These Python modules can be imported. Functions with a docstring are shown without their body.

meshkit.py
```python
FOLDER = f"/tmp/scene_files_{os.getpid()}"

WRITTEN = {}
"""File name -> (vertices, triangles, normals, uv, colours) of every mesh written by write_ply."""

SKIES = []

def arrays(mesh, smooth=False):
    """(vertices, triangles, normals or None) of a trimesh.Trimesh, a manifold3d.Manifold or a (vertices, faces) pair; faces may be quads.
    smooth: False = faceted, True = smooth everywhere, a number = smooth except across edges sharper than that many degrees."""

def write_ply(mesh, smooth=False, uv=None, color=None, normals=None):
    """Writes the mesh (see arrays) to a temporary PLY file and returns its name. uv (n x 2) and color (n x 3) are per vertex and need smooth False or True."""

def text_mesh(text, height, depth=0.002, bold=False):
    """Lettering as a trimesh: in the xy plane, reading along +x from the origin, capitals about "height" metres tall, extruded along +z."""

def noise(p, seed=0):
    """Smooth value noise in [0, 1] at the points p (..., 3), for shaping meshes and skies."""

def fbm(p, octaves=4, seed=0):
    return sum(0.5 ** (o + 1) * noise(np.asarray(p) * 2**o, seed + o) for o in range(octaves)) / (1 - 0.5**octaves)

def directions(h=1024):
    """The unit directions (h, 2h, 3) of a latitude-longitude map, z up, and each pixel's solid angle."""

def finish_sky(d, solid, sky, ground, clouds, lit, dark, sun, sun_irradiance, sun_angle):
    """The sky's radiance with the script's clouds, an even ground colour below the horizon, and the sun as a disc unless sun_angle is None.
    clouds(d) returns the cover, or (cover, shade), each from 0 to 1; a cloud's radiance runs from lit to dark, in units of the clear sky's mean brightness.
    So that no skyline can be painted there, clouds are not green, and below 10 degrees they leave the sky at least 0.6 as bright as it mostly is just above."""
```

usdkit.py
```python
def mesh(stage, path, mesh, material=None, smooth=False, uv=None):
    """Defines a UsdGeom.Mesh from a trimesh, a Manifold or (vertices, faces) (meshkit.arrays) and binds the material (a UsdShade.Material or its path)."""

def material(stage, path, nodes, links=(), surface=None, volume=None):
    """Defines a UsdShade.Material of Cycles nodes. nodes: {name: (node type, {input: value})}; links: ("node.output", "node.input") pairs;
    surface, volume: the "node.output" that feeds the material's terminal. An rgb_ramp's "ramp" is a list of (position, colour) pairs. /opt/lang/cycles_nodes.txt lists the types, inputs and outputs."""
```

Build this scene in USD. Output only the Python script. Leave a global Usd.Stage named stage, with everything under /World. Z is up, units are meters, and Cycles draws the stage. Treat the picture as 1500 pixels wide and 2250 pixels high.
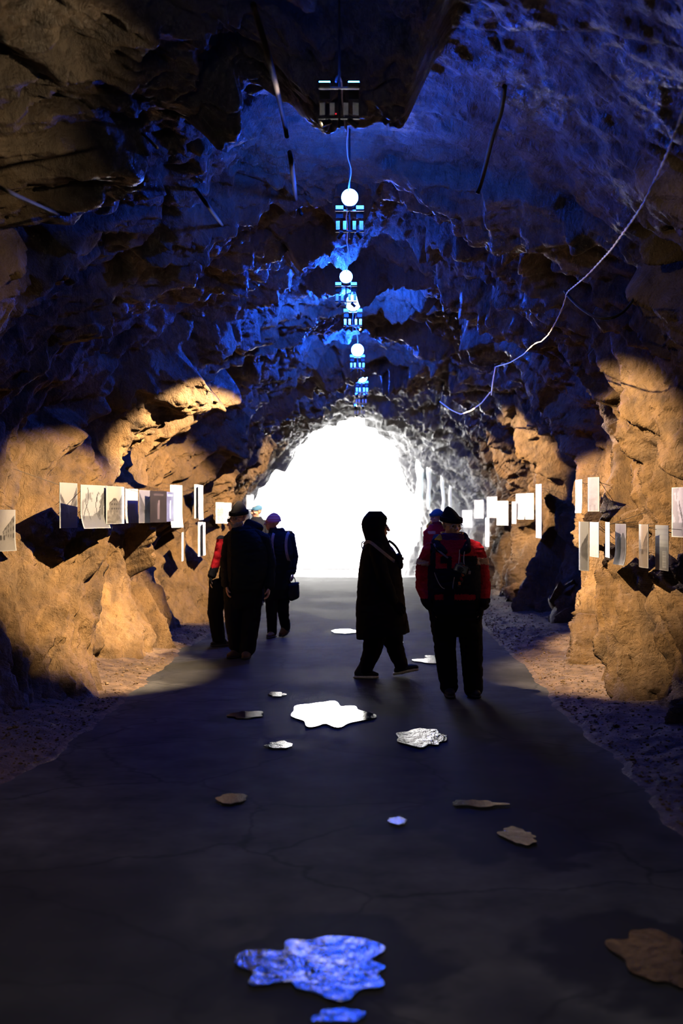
import math, random
import numpy as np, trimesh, manifold3d, usdkit, meshkit
from manifold3d import Manifold
from scipy.interpolate import CubicSpline
from scipy.spatial import cKDTree
from shapely.geometry import Polygon
from pxr import Usd, UsdGeom, UsdLux, UsdShade, Gf, Sdf, Vt

stage = Usd.Stage.CreateInMemory()
UsdGeom.SetStageUpAxis(stage, "Z")
UsdGeom.SetStageMetersPerUnit(stage, 1.0)
UsdGeom.Xform.Define(stage, "/World")
UsdGeom.Scope.Define(stage, "/World/Looks")
rng = np.random.default_rng(7)
random.seed(7)

# ------------------------------------------------------------------ camera, daylight, exposure
F = 2500.0                      # focal length in pixels of the 1500 x 2250 frame (about 40 mm)
EYE = 1.67
cam = UsdGeom.Camera.Define(stage, "/World/viewpoint")
cam.CreateHorizontalApertureAttr(24.0)
cam.CreateVerticalApertureAttr(36.0)
cam.CreateFocalLengthAttr(24.0 * F / 1500)
cam.CreateClippingRangeAttr(Gf.Vec2f(0.05, 500))
cam.CreateFStopAttr(1.8)
cam.CreateFocusDistanceAttr(10.6)
cam.CreateExposureAttr(0.0)
cam.AddTranslateOp().Set(Gf.Vec3d(0, 0, EYE))
cam.AddRotateXYZOp().Set(Gf.Vec3f(90, 0, 0))

sky = UsdLux.DomeLight.Define(stage, "/World/sky")          # white overcast daylight outside the mouth
sky.CreateIntensityAttr(7.0)
sky.CreateColorAttr(Gf.Vec3f(1.0, 0.97, 0.93))

WARM = (1.0, 0.71, 0.40)
BLUE = (0.035, 0.14, 1.0)
SPOT_I = 10.5
FLOOD = 850.0


def P(px, py, d):
    """The point at depth d that the photograph shows at (px, py)."""
    return np.array([(px - 750) * d / F, d, EYE - (py - 1125) * d / F])


def AX(y):
    return 0.02 * np.asarray(y, float)          # the tunnel's axis runs slightly to the right of the view


# ------------------------------------------------------------------ helpers
_taken = {}


def numbered(parent, name):
    k = (parent, name)
    n = _taken.get(k, 0)
    _taken[k] = n + 1
    return f"{parent}/{name}" + (f"_{n:03d}" if n else "")


def props(prim, label=None, cat=None, group=None, kind=None):
    for k, v in (("label", label), ("category", cat), ("group", group), ("kind", kind)):
        if v:
            prim.SetCustomDataByKey(k, v)


def thing(name, label, cat, loc=(0, 0, 0), group=None):
    path = numbered("/World", name)
    x = UsdGeom.Xform.Define(stage, path)
    x.AddTranslateOp().Set(Gf.Vec3d(*map(float, loc)))
    props(x.GetPrim(), label, cat, group)
    ORIGIN[path] = np.array(loc, float)
    return path


ORIGIN = {}


def obj(name, mesh, mat, parent=None, smooth=35, label=None, cat=None, group=None, kind=None, attrs=None):
    """ONE mesh prim, given in world coordinates, under parent (or top level)."""
    root = parent or "/World"
    path = numbered(root, name)
    v, f, n = meshkit.arrays(mesh, smooth)
    off = np.zeros(3)
    for k, o in ORIGIN.items():
        if path.startswith(k + "/"):
            off = o
    m = UsdGeom.Mesh.Define(stage, path)
    m.CreatePointsAttr(Vt.Vec3fArray.FromNumpy((v - off).astype(np.float32)))
    m.CreateFaceVertexCountsAttr(Vt.IntArray.FromNumpy(np.full(len(f), 3, np.int32)))
    m.CreateFaceVertexIndicesAttr(Vt.IntArray.FromNumpy(f.astype(np.int32).ravel()))
    m.CreateSubdivisionSchemeAttr("none")
    if n is not None:
        m.CreateNormalsAttr(Vt.Vec3fArray.FromNumpy(n.astype(np.float32)))
        m.SetNormalsInterpolation("vertex")
    for k, a in (attrs or {}).items():
        a = np.asarray(a, np.float32)
        pv = UsdGeom.PrimvarsAPI(m)
        if a.ndim == 1:
            pv.CreatePrimvar(k, Sdf.ValueTypeNames.FloatArray, "vertex").Set(Vt.FloatArray.FromNumpy(a))
        else:
            pv.CreatePrimvar(k, Sdf.ValueTypeNames.Color3fArray, "vertex").Set(Vt.Vec3fArray.FromNumpy(a))
    UsdShade.MaterialBindingAPI.Apply(m.GetPrim()).Bind(mat)
    props(m.GetPrim(), label, cat, group, kind)
    return path


def grid_faces(nr, nc, wrap=False):
    i, j = np.meshgrid(np.arange(nr - 1), np.arange(nc if wrap else nc - 1), indexing="ij")
    a, b = i * nc + j, i * nc + (j + 1) % nc
    c, d = (i + 1) * nc + (j + 1) % nc, (i + 1) * nc + j
    return np.concatenate([np.stack([a, b, c], -1).reshape(-1, 3), np.stack([a, c, d], -1).reshape(-1, 3)])


def tube(points, radii, sides=8, caps=True):
    p = np.asarray(points, float)
    n = len(p)
    r = np.broadcast_to(np.asarray(radii, float), (n,))
    t = np.gradient(p, axis=0)
    t /= np.linalg.norm(t, axis=1, keepdims=True) + 1e-12
    a = np.cross(t[0], [0, 0, 1.0] if abs(t[0][2]) < 0.9 else [1.0, 0, 0])
    A = []
    for k in range(n):
        a = a - t[k] * (a @ t[k])
        a /= np.linalg.norm(a) + 1e-12
        A.append(a)
    A = np.array(A)
    B = np.cross(t, A)
    ang = np.arange(sides) * 2 * np.pi / sides
    v = (p[:, None] + r[:, None, None] * (np.cos(ang)[None, :, None] * A[:, None] + np.sin(ang)[None, :, None] * B[:, None])).reshape(-1, 3)
    f = grid_faces(n, sides, True)
    if caps:
        v = np.vstack([v, p[0], p[-1]])
        c0, c1 = n * sides, n * sides + 1
        k = np.arange(sides)
        f = np.vstack([f, np.stack([np.full(sides, c0), (k + 1) % sides, k], 1), np.stack([np.full(sides, c1), (n - 1) * sides + k, (n - 1) * sides + (k + 1) % sides], 1)])
    m = trimesh.Trimesh(v, f, process=False)
    if len(m.faces) and m.volume < 0:
        m.invert()
    return m


def frame(d, up=(0, 0, 1.0)):
    """A rotation whose +z column is d."""
    d = np.asarray(d, float) / np.linalg.norm(d)
    x = np.cross(up, d)
    if np.linalg.norm(x) < 1e-6:
        x = np.array([1.0, 0, 0])
    x /= np.linalg.norm(x)
    M = np.eye(4)
    M[:3, 0], M[:3, 1], M[:3, 2] = x, np.cross(d, x), d
    return M


def rbox(sx, sy, sz, r=0.004, M=None, at=(0, 0, 0)):
    """A box with rounded edges, optionally turned by M, centred at at."""
    r = min(r, sx / 2.2, sy / 2.2, sz / 2.2)
    s = Manifold.sphere(r, 8)
    pts = [s.translate([a * (sx / 2 - r), b * (sy / 2 - r), c * (sz / 2 - r)]) for a in (-1, 1) for b in (-1, 1) for c in (-1, 1)]
    v, f, _ = meshkit.arrays(Manifold.batch_hull(pts))
    m = trimesh.Trimesh(v, f, process=False)
    if M is not None:
        m.apply_transform(M)
    m.apply_translation(at)
    return m


def cat(*ms):
    return trimesh.util.concatenate([m for m in ms])


def sstep(a, b, x):
    t = np.clip((np.asarray(x, float) - a) / (b - a), 0, 1)
    return t * t * (3 - 2 * t)


def lathe(profile, M=None, at=(0, 0, 0), sides=20):
    """Revolved (r, z) profile."""
    pr = np.asarray(profile, float)
    ang = np.arange(sides) * 2 * np.pi / sides
    v = np.stack([pr[:, None, 0] * np.cos(ang), pr[:, None, 0] * np.sin(ang), np.broadcast_to(pr[:, None, 1], (len(pr), sides))], -1).reshape(-1, 3)
    m = trimesh.Trimesh(v, grid_faces(len(pr), sides, True), process=False)
    if M is not None:
        m.apply_transform(M)
    m.apply_translation(at)
    return m


# ------------------------------------------------------------------ materials
def simple(name, color, rough=0.8, metal=0.0, noise=0.0, scale=40.0, bump=0.0, bscale=200.0, spec=0.5, sheen=0.0):
    n = {"p": ("principled_bsdf", {"base_color": color, "roughness": rough, "metallic": metal, "specular_ior_level": spec}),
         "tc": ("texture_coordinate", {}), "g": ("geometry", {})}
    l = []
    if noise:
        n["n"] = ("noise_texture", {"scale": scale, "detail": 4.0})
        lo, hi = [c * (1 - noise) for c in color], [min(1, c * (1 + noise)) for c in color]
        n["r"] = ("rgb_ramp", {"ramp": [(0.3, lo), (0.7, hi)]})
        l += [("g.position", "n.vector"), ("n.fac", "r.fac"), ("r.color", "p.base_color")]
    if bump:
        n["bn"] = ("noise_texture", {"scale": bscale, "detail": 3.0})
        n["b"] = ("bump", {"strength": bump, "distance": 0.01})
        l += [("g.position", "bn.vector"), ("bn.fac", "b.height"), ("b.normal", "p.normal")]
    return usdkit.material(stage, "/World/Looks/" + name, n, l, surface="p.BSDF")


def emitter(name, color, strength):
    return usdkit.material(stage, "/World/Looks/" + name, {"e": ("emission", {"color": color, "strength": strength})}, [], surface="e.emission")


def rock_material(name, wet):
    """Banded gneiss: brown-grey with dark seams and iron stains; wet adds a glossy film in patches."""
    n = {
        "g": ("geometry", {}),
        "mp": ("mapping", {"scale": (1.0, 0.5, 0.62), "rotation": (0.75, 0.0, 0.0)}),
        "big": ("noise_texture", {"scale": 0.9, "detail": 5.0, "roughness": 0.6}),
        "mid": ("noise_texture", {"scale": 5.0, "detail": 7.0, "roughness": 0.62, "distortion": 0.4}),
        "rb": ("rgb_ramp", {"ramp": [(0.22, (0.028, 0.022, 0.017)), (0.45, (0.068, 0.053, 0.037)), (0.62, (0.108, 0.085, 0.058)), (0.8, (0.13, 0.098, 0.058))]}),
        "rm": ("rgb_ramp", {"ramp": [(0.30, (0.28, 0.25, 0.23)), (0.40, (0.7, 0.68, 0.66)), (0.5, (1.0, 1.0, 1.0)), (0.75, (1.25, 1.2, 1.1))]}),
        "mul": ("mix", {"mix_type": "multiply", "fac": 0.9}),
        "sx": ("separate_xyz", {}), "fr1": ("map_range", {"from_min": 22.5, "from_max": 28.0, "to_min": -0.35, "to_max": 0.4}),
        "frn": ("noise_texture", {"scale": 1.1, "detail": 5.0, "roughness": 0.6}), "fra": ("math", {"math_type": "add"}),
        "frr": ("map_range", {"from_min": 0.45, "from_max": 0.75, "to_min": 0.0, "to_max": 0.9, "clamp": True}), "frm": ("mix", {"mix_type": "mix", "color2": (0.22, 0.222, 0.225)}),  # pale tint towards the mouth: missing daylight put into the rock colour
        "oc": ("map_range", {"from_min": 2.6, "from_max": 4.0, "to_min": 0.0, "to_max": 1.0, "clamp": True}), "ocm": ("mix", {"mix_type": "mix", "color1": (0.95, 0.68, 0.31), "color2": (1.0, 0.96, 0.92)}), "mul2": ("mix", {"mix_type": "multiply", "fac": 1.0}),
        "mb": ("mapping", {"scale": (9.0, 3.2, 5.0), "rotation": (0.75, 0.0, 0.15)}),
        "b1": ("noise_texture", {"scale": 1.3, "detail": 8.0, "roughness": 0.66, "distortion": 0.5}),
        "b2": ("noise_texture", {"scale": 38.0, "detail": 5.0, "roughness": 0.6}),
        "bump1": ("bump", {"strength": 0.95, "distance": 0.09}),
        "bump2": ("bump", {"strength": 0.8, "distance": 0.016}),
        "rn": ("noise_texture", {"scale": 1.6, "detail": 4.0}),
        "rr": ("map_range", {"from_min": 0.35, "from_max": 0.65, "to_min": 0.20 if wet else 0.6, "to_max": 0.75 if wet else 0.95, "clamp": True}),
        "p": ("principled_bsdf", {"specular_ior_level": 0.6 if wet else 0.3}),
    }
    l = [("g.position", "mp.vector"), ("mp.vector", "big.vector"), ("mp.vector", "mid.vector"), ("big.fac", "rb.fac"), ("mid.fac", "rm.fac"),
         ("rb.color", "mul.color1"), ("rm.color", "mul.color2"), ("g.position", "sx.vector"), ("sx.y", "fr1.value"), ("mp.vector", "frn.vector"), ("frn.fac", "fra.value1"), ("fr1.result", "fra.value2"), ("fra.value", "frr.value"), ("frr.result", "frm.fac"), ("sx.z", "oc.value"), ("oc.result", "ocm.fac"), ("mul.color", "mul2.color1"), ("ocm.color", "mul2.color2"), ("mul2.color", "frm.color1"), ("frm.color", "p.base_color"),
         ("g.position", "mb.vector"), ("mb.vector", "b1.vector"), ("g.position", "b2.vector"),
         ("b1.fac", "bump1.height"), ("b2.fac", "bump2.height"), ("bump1.normal", "bump2.normal"), ("bump2.normal", "p.normal"),
         ("g.position", "rn.vector"), ("rn.fac", "rr.value"), ("rr.result", "p.roughness")]
    return usdkit.material(stage, "/World/Looks/" + name, n, l, surface="p.BSDF")


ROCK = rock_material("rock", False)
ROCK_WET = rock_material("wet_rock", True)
ASPHALT = usdkit.material(stage, "/World/Looks/asphalt", {
    "g": ("geometry", {}), "w": ("attribute", {"attribute": "wet"}),
    "n": ("noise_texture", {"scale": 2.2, "detail": 6.0, "roughness": 0.65}),
    "r": ("rgb_ramp", {"ramp": [(0.3, (0.022, 0.0225, 0.023)), (0.52, (0.040, 0.0405, 0.041)), (0.72, (0.060, 0.060, 0.060))]}),
    "dk": ("mix", {"mix_type": "mix", "color2": (0.012, 0.012, 0.013)}),
    "wm": ("math", {"math_type": "multiply", "value2": 0.85}),
    "cw": ("noise_texture", {"scale": 3.0, "detail": 5.0}), "cs": ("vector_math", {"math_type": "scale", "scale": 0.35}), "ca": ("vector_math", {"math_type": "add"}),
    "cv": ("voronoi_texture", {"feature": "distance_to_edge", "scale": 0.85}), "cr": ("rgb_ramp", {"ramp": [(0.0, (0.25, 0.25, 0.25)), (0.006, (0.4, 0.4, 0.4)), (0.02, (1, 1, 1))]}), "cm": ("mix", {"mix_type": "multiply", "fac": 0.5}),
    "fn": ("noise_texture", {"scale": 160.0, "detail": 3.0}),
    "b": ("bump", {"strength": 0.35, "distance": 0.006}),
    "rg": ("map_range", {"from_min": 0.0, "from_max": 1.0, "to_min": 0.8, "to_max": 0.7, "clamp": True}),
    "p": ("principled_bsdf", {"specular_ior_level": 0.012})},
    [("g.position", "n.vector"), ("n.fac", "r.fac"), ("g.position", "cw.vector"), ("cw.color", "cs.vector1"), ("cs.vector", "ca.vector1"), ("g.position", "ca.vector2"), ("ca.vector", "cv.vector"), ("cv.distance", "cr.fac"), ("r.color", "cm.color1"), ("cr.color", "cm.color2"), ("cm.color", "dk.color1"), ("w.fac", "wm.value1"), ("wm.value", "dk.fac"), ("dk.color", "p.base_color"),
     ("g.position", "fn.vector"), ("fn.fac", "b.height"), ("b.normal", "p.normal"), ("w.fac", "rg.value"), ("rg.result", "p.roughness")], surface="p.BSDF")
GRAVEL = simple("gravel", (0.062, 0.040, 0.024), 0.92, noise=0.55, scale=9.0, bump=1.0, bscale=60.0, spec=0.25)
STONE = simple("pebble", (0.09, 0.06, 0.036), 0.95, noise=0.5, scale=25.0, spec=0.08)
PALE_STONE = simple("snowy_stone", (0.75, 0.75, 0.74), 0.9, noise=0.15, scale=5.0)
WATER = usdkit.material(stage, "/World/Looks/puddle_water", {
    "g": ("geometry", {}), "n": ("noise_texture", {"scale": 22.0, "detail": 5.0, "roughness": 0.6}), "b": ("bump", {"strength": 0.25, "distance": 0.01}),
    "p": ("principled_bsdf", {"base_color": (0.012, 0.012, 0.014), "roughness": 0.05, "ior": 1.4, "specular_ior_level": 0.9})},
    [("g.position", "n.vector"), ("n.fac", "b.height"), ("b.normal", "p.normal")], surface="p.BSDF")
FILM = usdkit.material(stage, "/World/Looks/shallow_water", {
    "g": ("geometry", {}), "n": ("noise_texture", {"scale": 30.0, "detail": 6.0, "roughness": 0.65}), "b": ("bump", {"strength": 0.3, "distance": 0.01}),
    "p": ("principled_bsdf", {"base_color": (0.014, 0.014, 0.016), "roughness": 0.045, "ior": 1.4, "specular_ior_level": 0.9})},
    [("g.position", "n.vector"), ("n.fac", "b.height"), ("b.normal", "p.normal")], surface="p.BSDF")
RIPPLE = usdkit.material(stage, "/World/Looks/rippled_water", {
    "g": ("geometry", {}), "m": ("mapping", {"scale": (1.0, 0.55, 1.0)}), "n": ("noise_texture", {"scale": 13.0, "detail": 6.0, "roughness": 0.62}), "b": ("bump", {"strength": 0.55, "distance": 0.02}),
    "p": ("principled_bsdf", {"base_color": (0.008, 0.008, 0.009), "roughness": 0.04, "ior": 1.33})},
    [("g.position", "m.vector"), ("m.vector", "n.vector"), ("n.fac", "b.height"), ("b.normal", "p.normal")], surface="p.BSDF")
SNOW = simple("snow", (0.88, 0.9, 0.93), 0.7, noise=0.04, scale=3.0)
ICE = usdkit.material(stage, "/World/Looks/ice", {
    "g": ("geometry", {}), "n": ("noise_texture", {"scale": 14.0, "detail": 4.0}), "b": ("bump", {"strength": 0.4, "distance": 0.02}),
    "p": ("principled_bsdf", {"base_color": (0.82, 0.87, 0.9), "roughness": 0.22, "subsurface_weight": 0.35, "subsurface_scale": 0.08, "subsurface_radius": (0.6, 0.9, 1.0)})},
    [("g.position", "n.vector"), ("n.fac", "b.height"), ("b.normal", "p.normal")], surface="p.BSDF")
BLACK_METAL = simple("black_metal", (0.02, 0.02, 0.022), 0.45, 0.4)
GREY_METAL = simple("grey_metal", (0.32, 0.32, 0.34), 0.4, 0.8, noise=0.2, scale=30)
WHITE_PANEL = simple("white_panel", (0.8, 0.8, 0.84), 0.5, noise=0.12, scale=50)
BLUE_LENS = emitter("blue_lens", (0.012, 0.095, 1.0), FLOOD)
WARM_LENS = emitter("warm_lens", (1.0, 0.72, 0.36), 30.0)
RED_LED = emitter("red_led", (1.0, 0.02, 0.05), 2.0)
CABLE_WHITE = simple("pale_cable", (0.8, 0.8, 0.82), 0.45, noise=0.25, scale=80)
CABLE_BLACK = simple("black_cable", (0.02, 0.02, 0.025), 0.5)
FEED = simple("grey_cable", (0.25, 0.25, 0.28), 0.6)
RUST = simple("rusty_steel", (0.010, 0.008, 0.007), 0.8, 0.0, spec=0.2, noise=0.4, scale=30)

# ------------------------------------------------------------------ the tunnel: one continuous rock surface, cut into wall_left, ceiling, wall_right
Y0, Y1 = -14.0, 29.0
KY = np.array([-14, 0, 6, 8, 10, 12, 14, 17, 19, 21, 23, 25, 27, 29], float)
KWL = np.array([2.9, 2.9, 2.95, 3.0, 3.08, 3.05, 3.0, 2.9, 2.8, 2.75, 2.7, 2.55, 2.4, 2.3])
KWR = np.array([2.8, 2.8, 2.75, 2.75, 2.75, 2.8, 3.0, 3.25, 3.25, 3.2, 3.05, 2.7, 2.0, 1.15])
KH = np.array([5.3, 5.4, 5.4, 5.2, 4.95, 4.9, 4.85, 4.75, 4.65, 4.55, 4.42, 4.25, 4.1, 4.0])


def smooth_interp(y, k):
    return CubicSpline(KY, k)(np.clip(y, KY[0], KY[-1]))


def rows():
    a = np.arange(Y0, 5.0, 0.25)
    b = np.arange(5.0, 12.0, 0.0185)
    c = np.arange(12.0, 20.0, 0.024)
    d = np.append(np.arange(20.0, Y1, 0.033), Y1)
    return np.concatenate([a, b, c, d])


NT = 620
vr = rows()


def base_surface(y):
    """Rows of points (len(y), NT, 3) of the undisplaced tunnel, from the left foot over the apex to the right foot."""
    wl, wr, h = smooth_interp(y, KWL), smooth_interp(y, KWR), smooth_interp(y, KH)
    z0 = -0.25
    one = np.ones_like(y)
    cp = np.stack([
        np.stack([-(wl - 0.16), z0 * one], -1), np.stack([-(wl + 0.1), 0.7 * one], -1), np.stack([-(wl + 0.26), 1.6 * one], -1),
        np.stack([-(wl + 0.12), 0.53 * h], -1), np.stack([-0.80 * wl, 0.75 * h], -1), np.stack([-0.42 * wl, 0.93 * h], -1), np.stack([0 * wl - 0.1, h], -1),
        np.stack([0.40 * wr, 0.94 * h], -1), np.stack([0.78 * wr, 0.77 * h], -1), np.stack([wr + 0.1, 0.55 * h], -1),
        np.stack([wr + 0.26, 1.6 * one], -1), np.stack([wr + 0.1, 0.7 * one], -1), np.stack([wr - 0.16, z0 * one], -1)], 1)
    k = np.array([0, 1.0, 1.9, 2.9, 4.1, 5.5, 6.8, 8.0, 9.3, 10.5, 11.5, 12.4, 13.4])
    t = np.linspace(0, k[-1], NT)
    W = CubicSpline(k, np.eye(len(k)))(t)
    uz = np.einsum("tk,ykc->ytc", W, cp)
    skew = sstep(20, 28, y)[:, None] * uz[..., 0] * 0.75           # the mouth is cut obliquely: the left wall ends first
    yy = y[:, None] + skew
    return np.stack([uz[..., 0] + AX(yy), yy, uz[..., 1]], -1)


B0 = base_surface(vr)
dv, dt = np.gradient(B0, axis=0), np.gradient(B0, axis=1)
NB = np.cross(dt, dv)
NB /= np.linalg.norm(NB, axis=-1, keepdims=True)
mid = np.stack([AX(vr), vr, 0 * vr + 2.0], -1)[:, None]
NB *= np.sign(((mid - B0) * NB).sum(-1, keepdims=True))          # pointing into the tunnel


def facets(p, size, seed, tilt, off, jitter=0.9):
    """Blocky broken rock: every cell of a jittered lattice is a tilted plane with its own offset."""
    r = np.random.default_rng(seed)
    q = p / size
    lo, hi = np.floor(q.reshape(-1, 3).min(0)).astype(int) - 1, np.ceil(q.reshape(-1, 3).max(0)).astype(int) + 1
    n = hi - lo
    cells = np.stack(np.meshgrid(*[np.arange(k) for k in n], indexing="ij"), -1).reshape(-1, 3) + lo
    seeds = cells + 0.5 + (r.random(cells.shape) - 0.5) * jitter
    tv, ov = r.normal(0, tilt, cells.shape), r.uniform(-off, off, len(cells))
    tree = cKDTree(seeds)
    flat = q.reshape(-1, 3)
    _, i = tree.query(flat, workers=-1)
    return (((flat - seeds[i]) * tv[i]).sum(1) * size + ov[i]).reshape(p.shape[:-1])


def displacement(p, nrm):
    u, y, z = p[..., 0] - AX(p[..., 1]), p[..., 1], p[..., 2]
    left = u < 0
    # foliation: the rock splits along planes that lean away from the camera as they rise
    sheared = np.stack([u * 0.9 + 7, (y - 0.75 * z) * 1.0, z * 0.3 + 0.35 * y], -1)
    warp = (np.stack([meshkit.fbm(p * 0.8 + 11 * k, 3, 50 + k) for k in range(3)], -1) - 0.5) * 0.45
    ps = sheared + warp
    slab = np.exp(-((u - 1.25) / 1.05) ** 4 - ((y - 8.0) / 3.0) ** 4) * (z > 3)       # the smooth slab of roof on the right
    calm = 1 - np.maximum(0.85 * slab, 0.9 * (z > 3) * np.exp(-(u / 1.0) ** 4 - ((y - 9.5) / 1.2) ** 4))
    d = facets(ps * [1, 1.0, 0.7], 1.05, 3, 0.24, 0.10) * calm
    d += facets(ps * [1, 1.25, 0.6] + 5, 0.40, 4, 0.20, 0.035) * calm
    d += (meshkit.fbm(p * 0.55 + 3, 3, 21) - 0.5) * 0.5 * calm
    rid = 1 - np.abs(2 * meshkit.fbm(ps * [2.2, 3.4, 1.3] + 2, 4, 31) - 1)
    d += (rid - 0.7) * 0.12 * calm
    fine = (meshkit.fbm(p * 7.0, 4, 41) - 0.5) * 0.06 + (meshkit.fbm(ps * [16.0, 22.0, 9.0], 3, 44) - 0.5) * 0.03 * calm
    fine += facets(ps * [1, 1.4, 0.5] + 9, 0.14, 5, 0.2, 0.008) * calm
    # foliation: overlapping leaves of rock that end in ragged ledges
    q = y - 0.75 * z * sstep(0.8, 2.2, np.abs(u)) + 0.22 * np.abs(u)
    lw = (meshkit.fbm(p * [1.1, 0.8, 0.9] + 71, 4, 83) - 0.5) * 2.4
    am = meshkit.fbm(p * 0.7 + 91, 2, 84)
    for per, a_, kk in ((1.25, 0.20, 1.0), (0.47, 0.085, 1.6), (0.19, 0.03, 2.2)):
        t_ = (q + lw * kk * 0.6) / per
        t_ = t_ - np.floor(t_)
        d += a_ * (t_ * (1 - sstep(0.90, 1.0, t_)) - 0.4) * calm * np.clip(am * 2.2 - 0.35, 0, 1.2) * (0.35 + 0.65 * sstep(2.0, 3.2, z))
    fl = 1 - np.abs(2 * meshkit.fbm(ps * [4.0, 7.5, 1.1] + 6, 3, 35) - 1)
    fine += (fl - 0.7) * 0.06 * calm
    fine -= 0.045 * sstep(0.60, 0.66, meshkit.fbm(ps * [13.0, 17.0, 5.5] + 27, 2, 38)) * calm
    fine -= 0.09 * sstep(0.59, 0.65, meshkit.fbm(ps * [5.0, 7.0, 2.6] + 17, 3, 36)) * calm
    # ribs and recesses of the walls: (depth at z=1.2, lean, width, height in metres, from z, to z)
    L = [(11.5, 0.95, 0.55, 0.52, -1, 4.4), (13.2, .8, .35, -0.35, .6, 3.4), (14.3, 0.55, 0.8, 0.40, -1, 2.6), (16.6, .5, .6, -0.25, 0, 4), (18.0, 0.5, 0.6, 0.38, -1, 3.5), (20.9, .4, .7, .3, -1, 3.5), (9.3, .9, .7, -0.3, 0, 4), (23.2, .4, .6, .25, -1, 3.5)]
    R = [(10.9, 0.35, 0.8, 0.36, -1, 3.4), (12.5, .4, .35, -0.28, 0, 3.2), (13.7, 0.6, 0.65, 0.42, -1, 3.8), (16.2, 0.3, 1.0, -0.75, -1, 3.4), (18.9, 0.35, 0.7, 0.42, -1, 3.4), (20.4, .3, .45, -0.3, 0, 3), (21.8, 0.3, 0.7, 0.40, -1, 3.2), (24.2, .3, .7, .3, -1, 3), (9.2, .3, .5, -0.25, 0, 3)]
    wall = sstep(0.9, 2.0, np.abs(u))
    wob = (meshkit.fbm(p * [1, 0.9, 1.3] + 31, 3, 77) - 0.5) * 1.1
    for side, lst in ((left, L), (~left, R)):
        for y0, lean, w, a, za, zb in lst:
            s = (y - y0 - lean * (z - 1.2) + wob) / w
            prof = np.exp(-np.abs(s) ** 2.6) if a > 0 else np.exp(-np.abs(s) ** 3)
            d += side * wall * a * prof * sstep(za, za + 0.8, z + 0.0) * (1 - sstep(zb - 0.6, zb + 0.4, z))
    # the hump of roof in front of the second lamp
    wob2 = (meshkit.fbm(p * 1.7 + 5, 3, 91) - 0.5) * 0.5
    lat = sstep(-1.0, -0.45, u + wob2) * (1 - sstep(0.40, 0.58, u - 0.10 * (8.2 - y) + 0.35 * wob2))
    ramp = sstep(6.2, 8.1, y + 0.3 * wob2) * (1 - sstep(8.2, 8.4, y + wob2 * 1.5 - 0.25 * np.abs(u)))
    d += (z > 3) * lat * ramp * (0.78 + 0.5 * wob2)
    # cross seams of the roof further in
    for y0, a in ((11.4, 0.28), (12.9, 0.26), (14.2, 0.22), (16.5, .25), (18.6, .2), (21.5, .22)):
        s = y + wob * 0.9 + 0.12 * np.abs(u) * 2 - y0
        d += (z > 2.6) * sstep(2.6, 3.6, z) * (1 - sstep(1.6, 2.8, np.abs(u))) * a * sstep(-1.3, 0.0, s) * (1 - sstep(0.02, 0.12, s)) * (0.6 + 0.4 * calm)
    return gaussian_filter(d, (1.1, 1.1)) + gaussian_filter(fine, (0.45, 0.45))


from scipy.ndimage import gaussian_filter
D = displacement(B0, NB)
fade = 1 - 0.5 * sstep(24.5, 28, vr)[:, None]
V = B0 + NB * (D * fade)[..., None]
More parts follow.
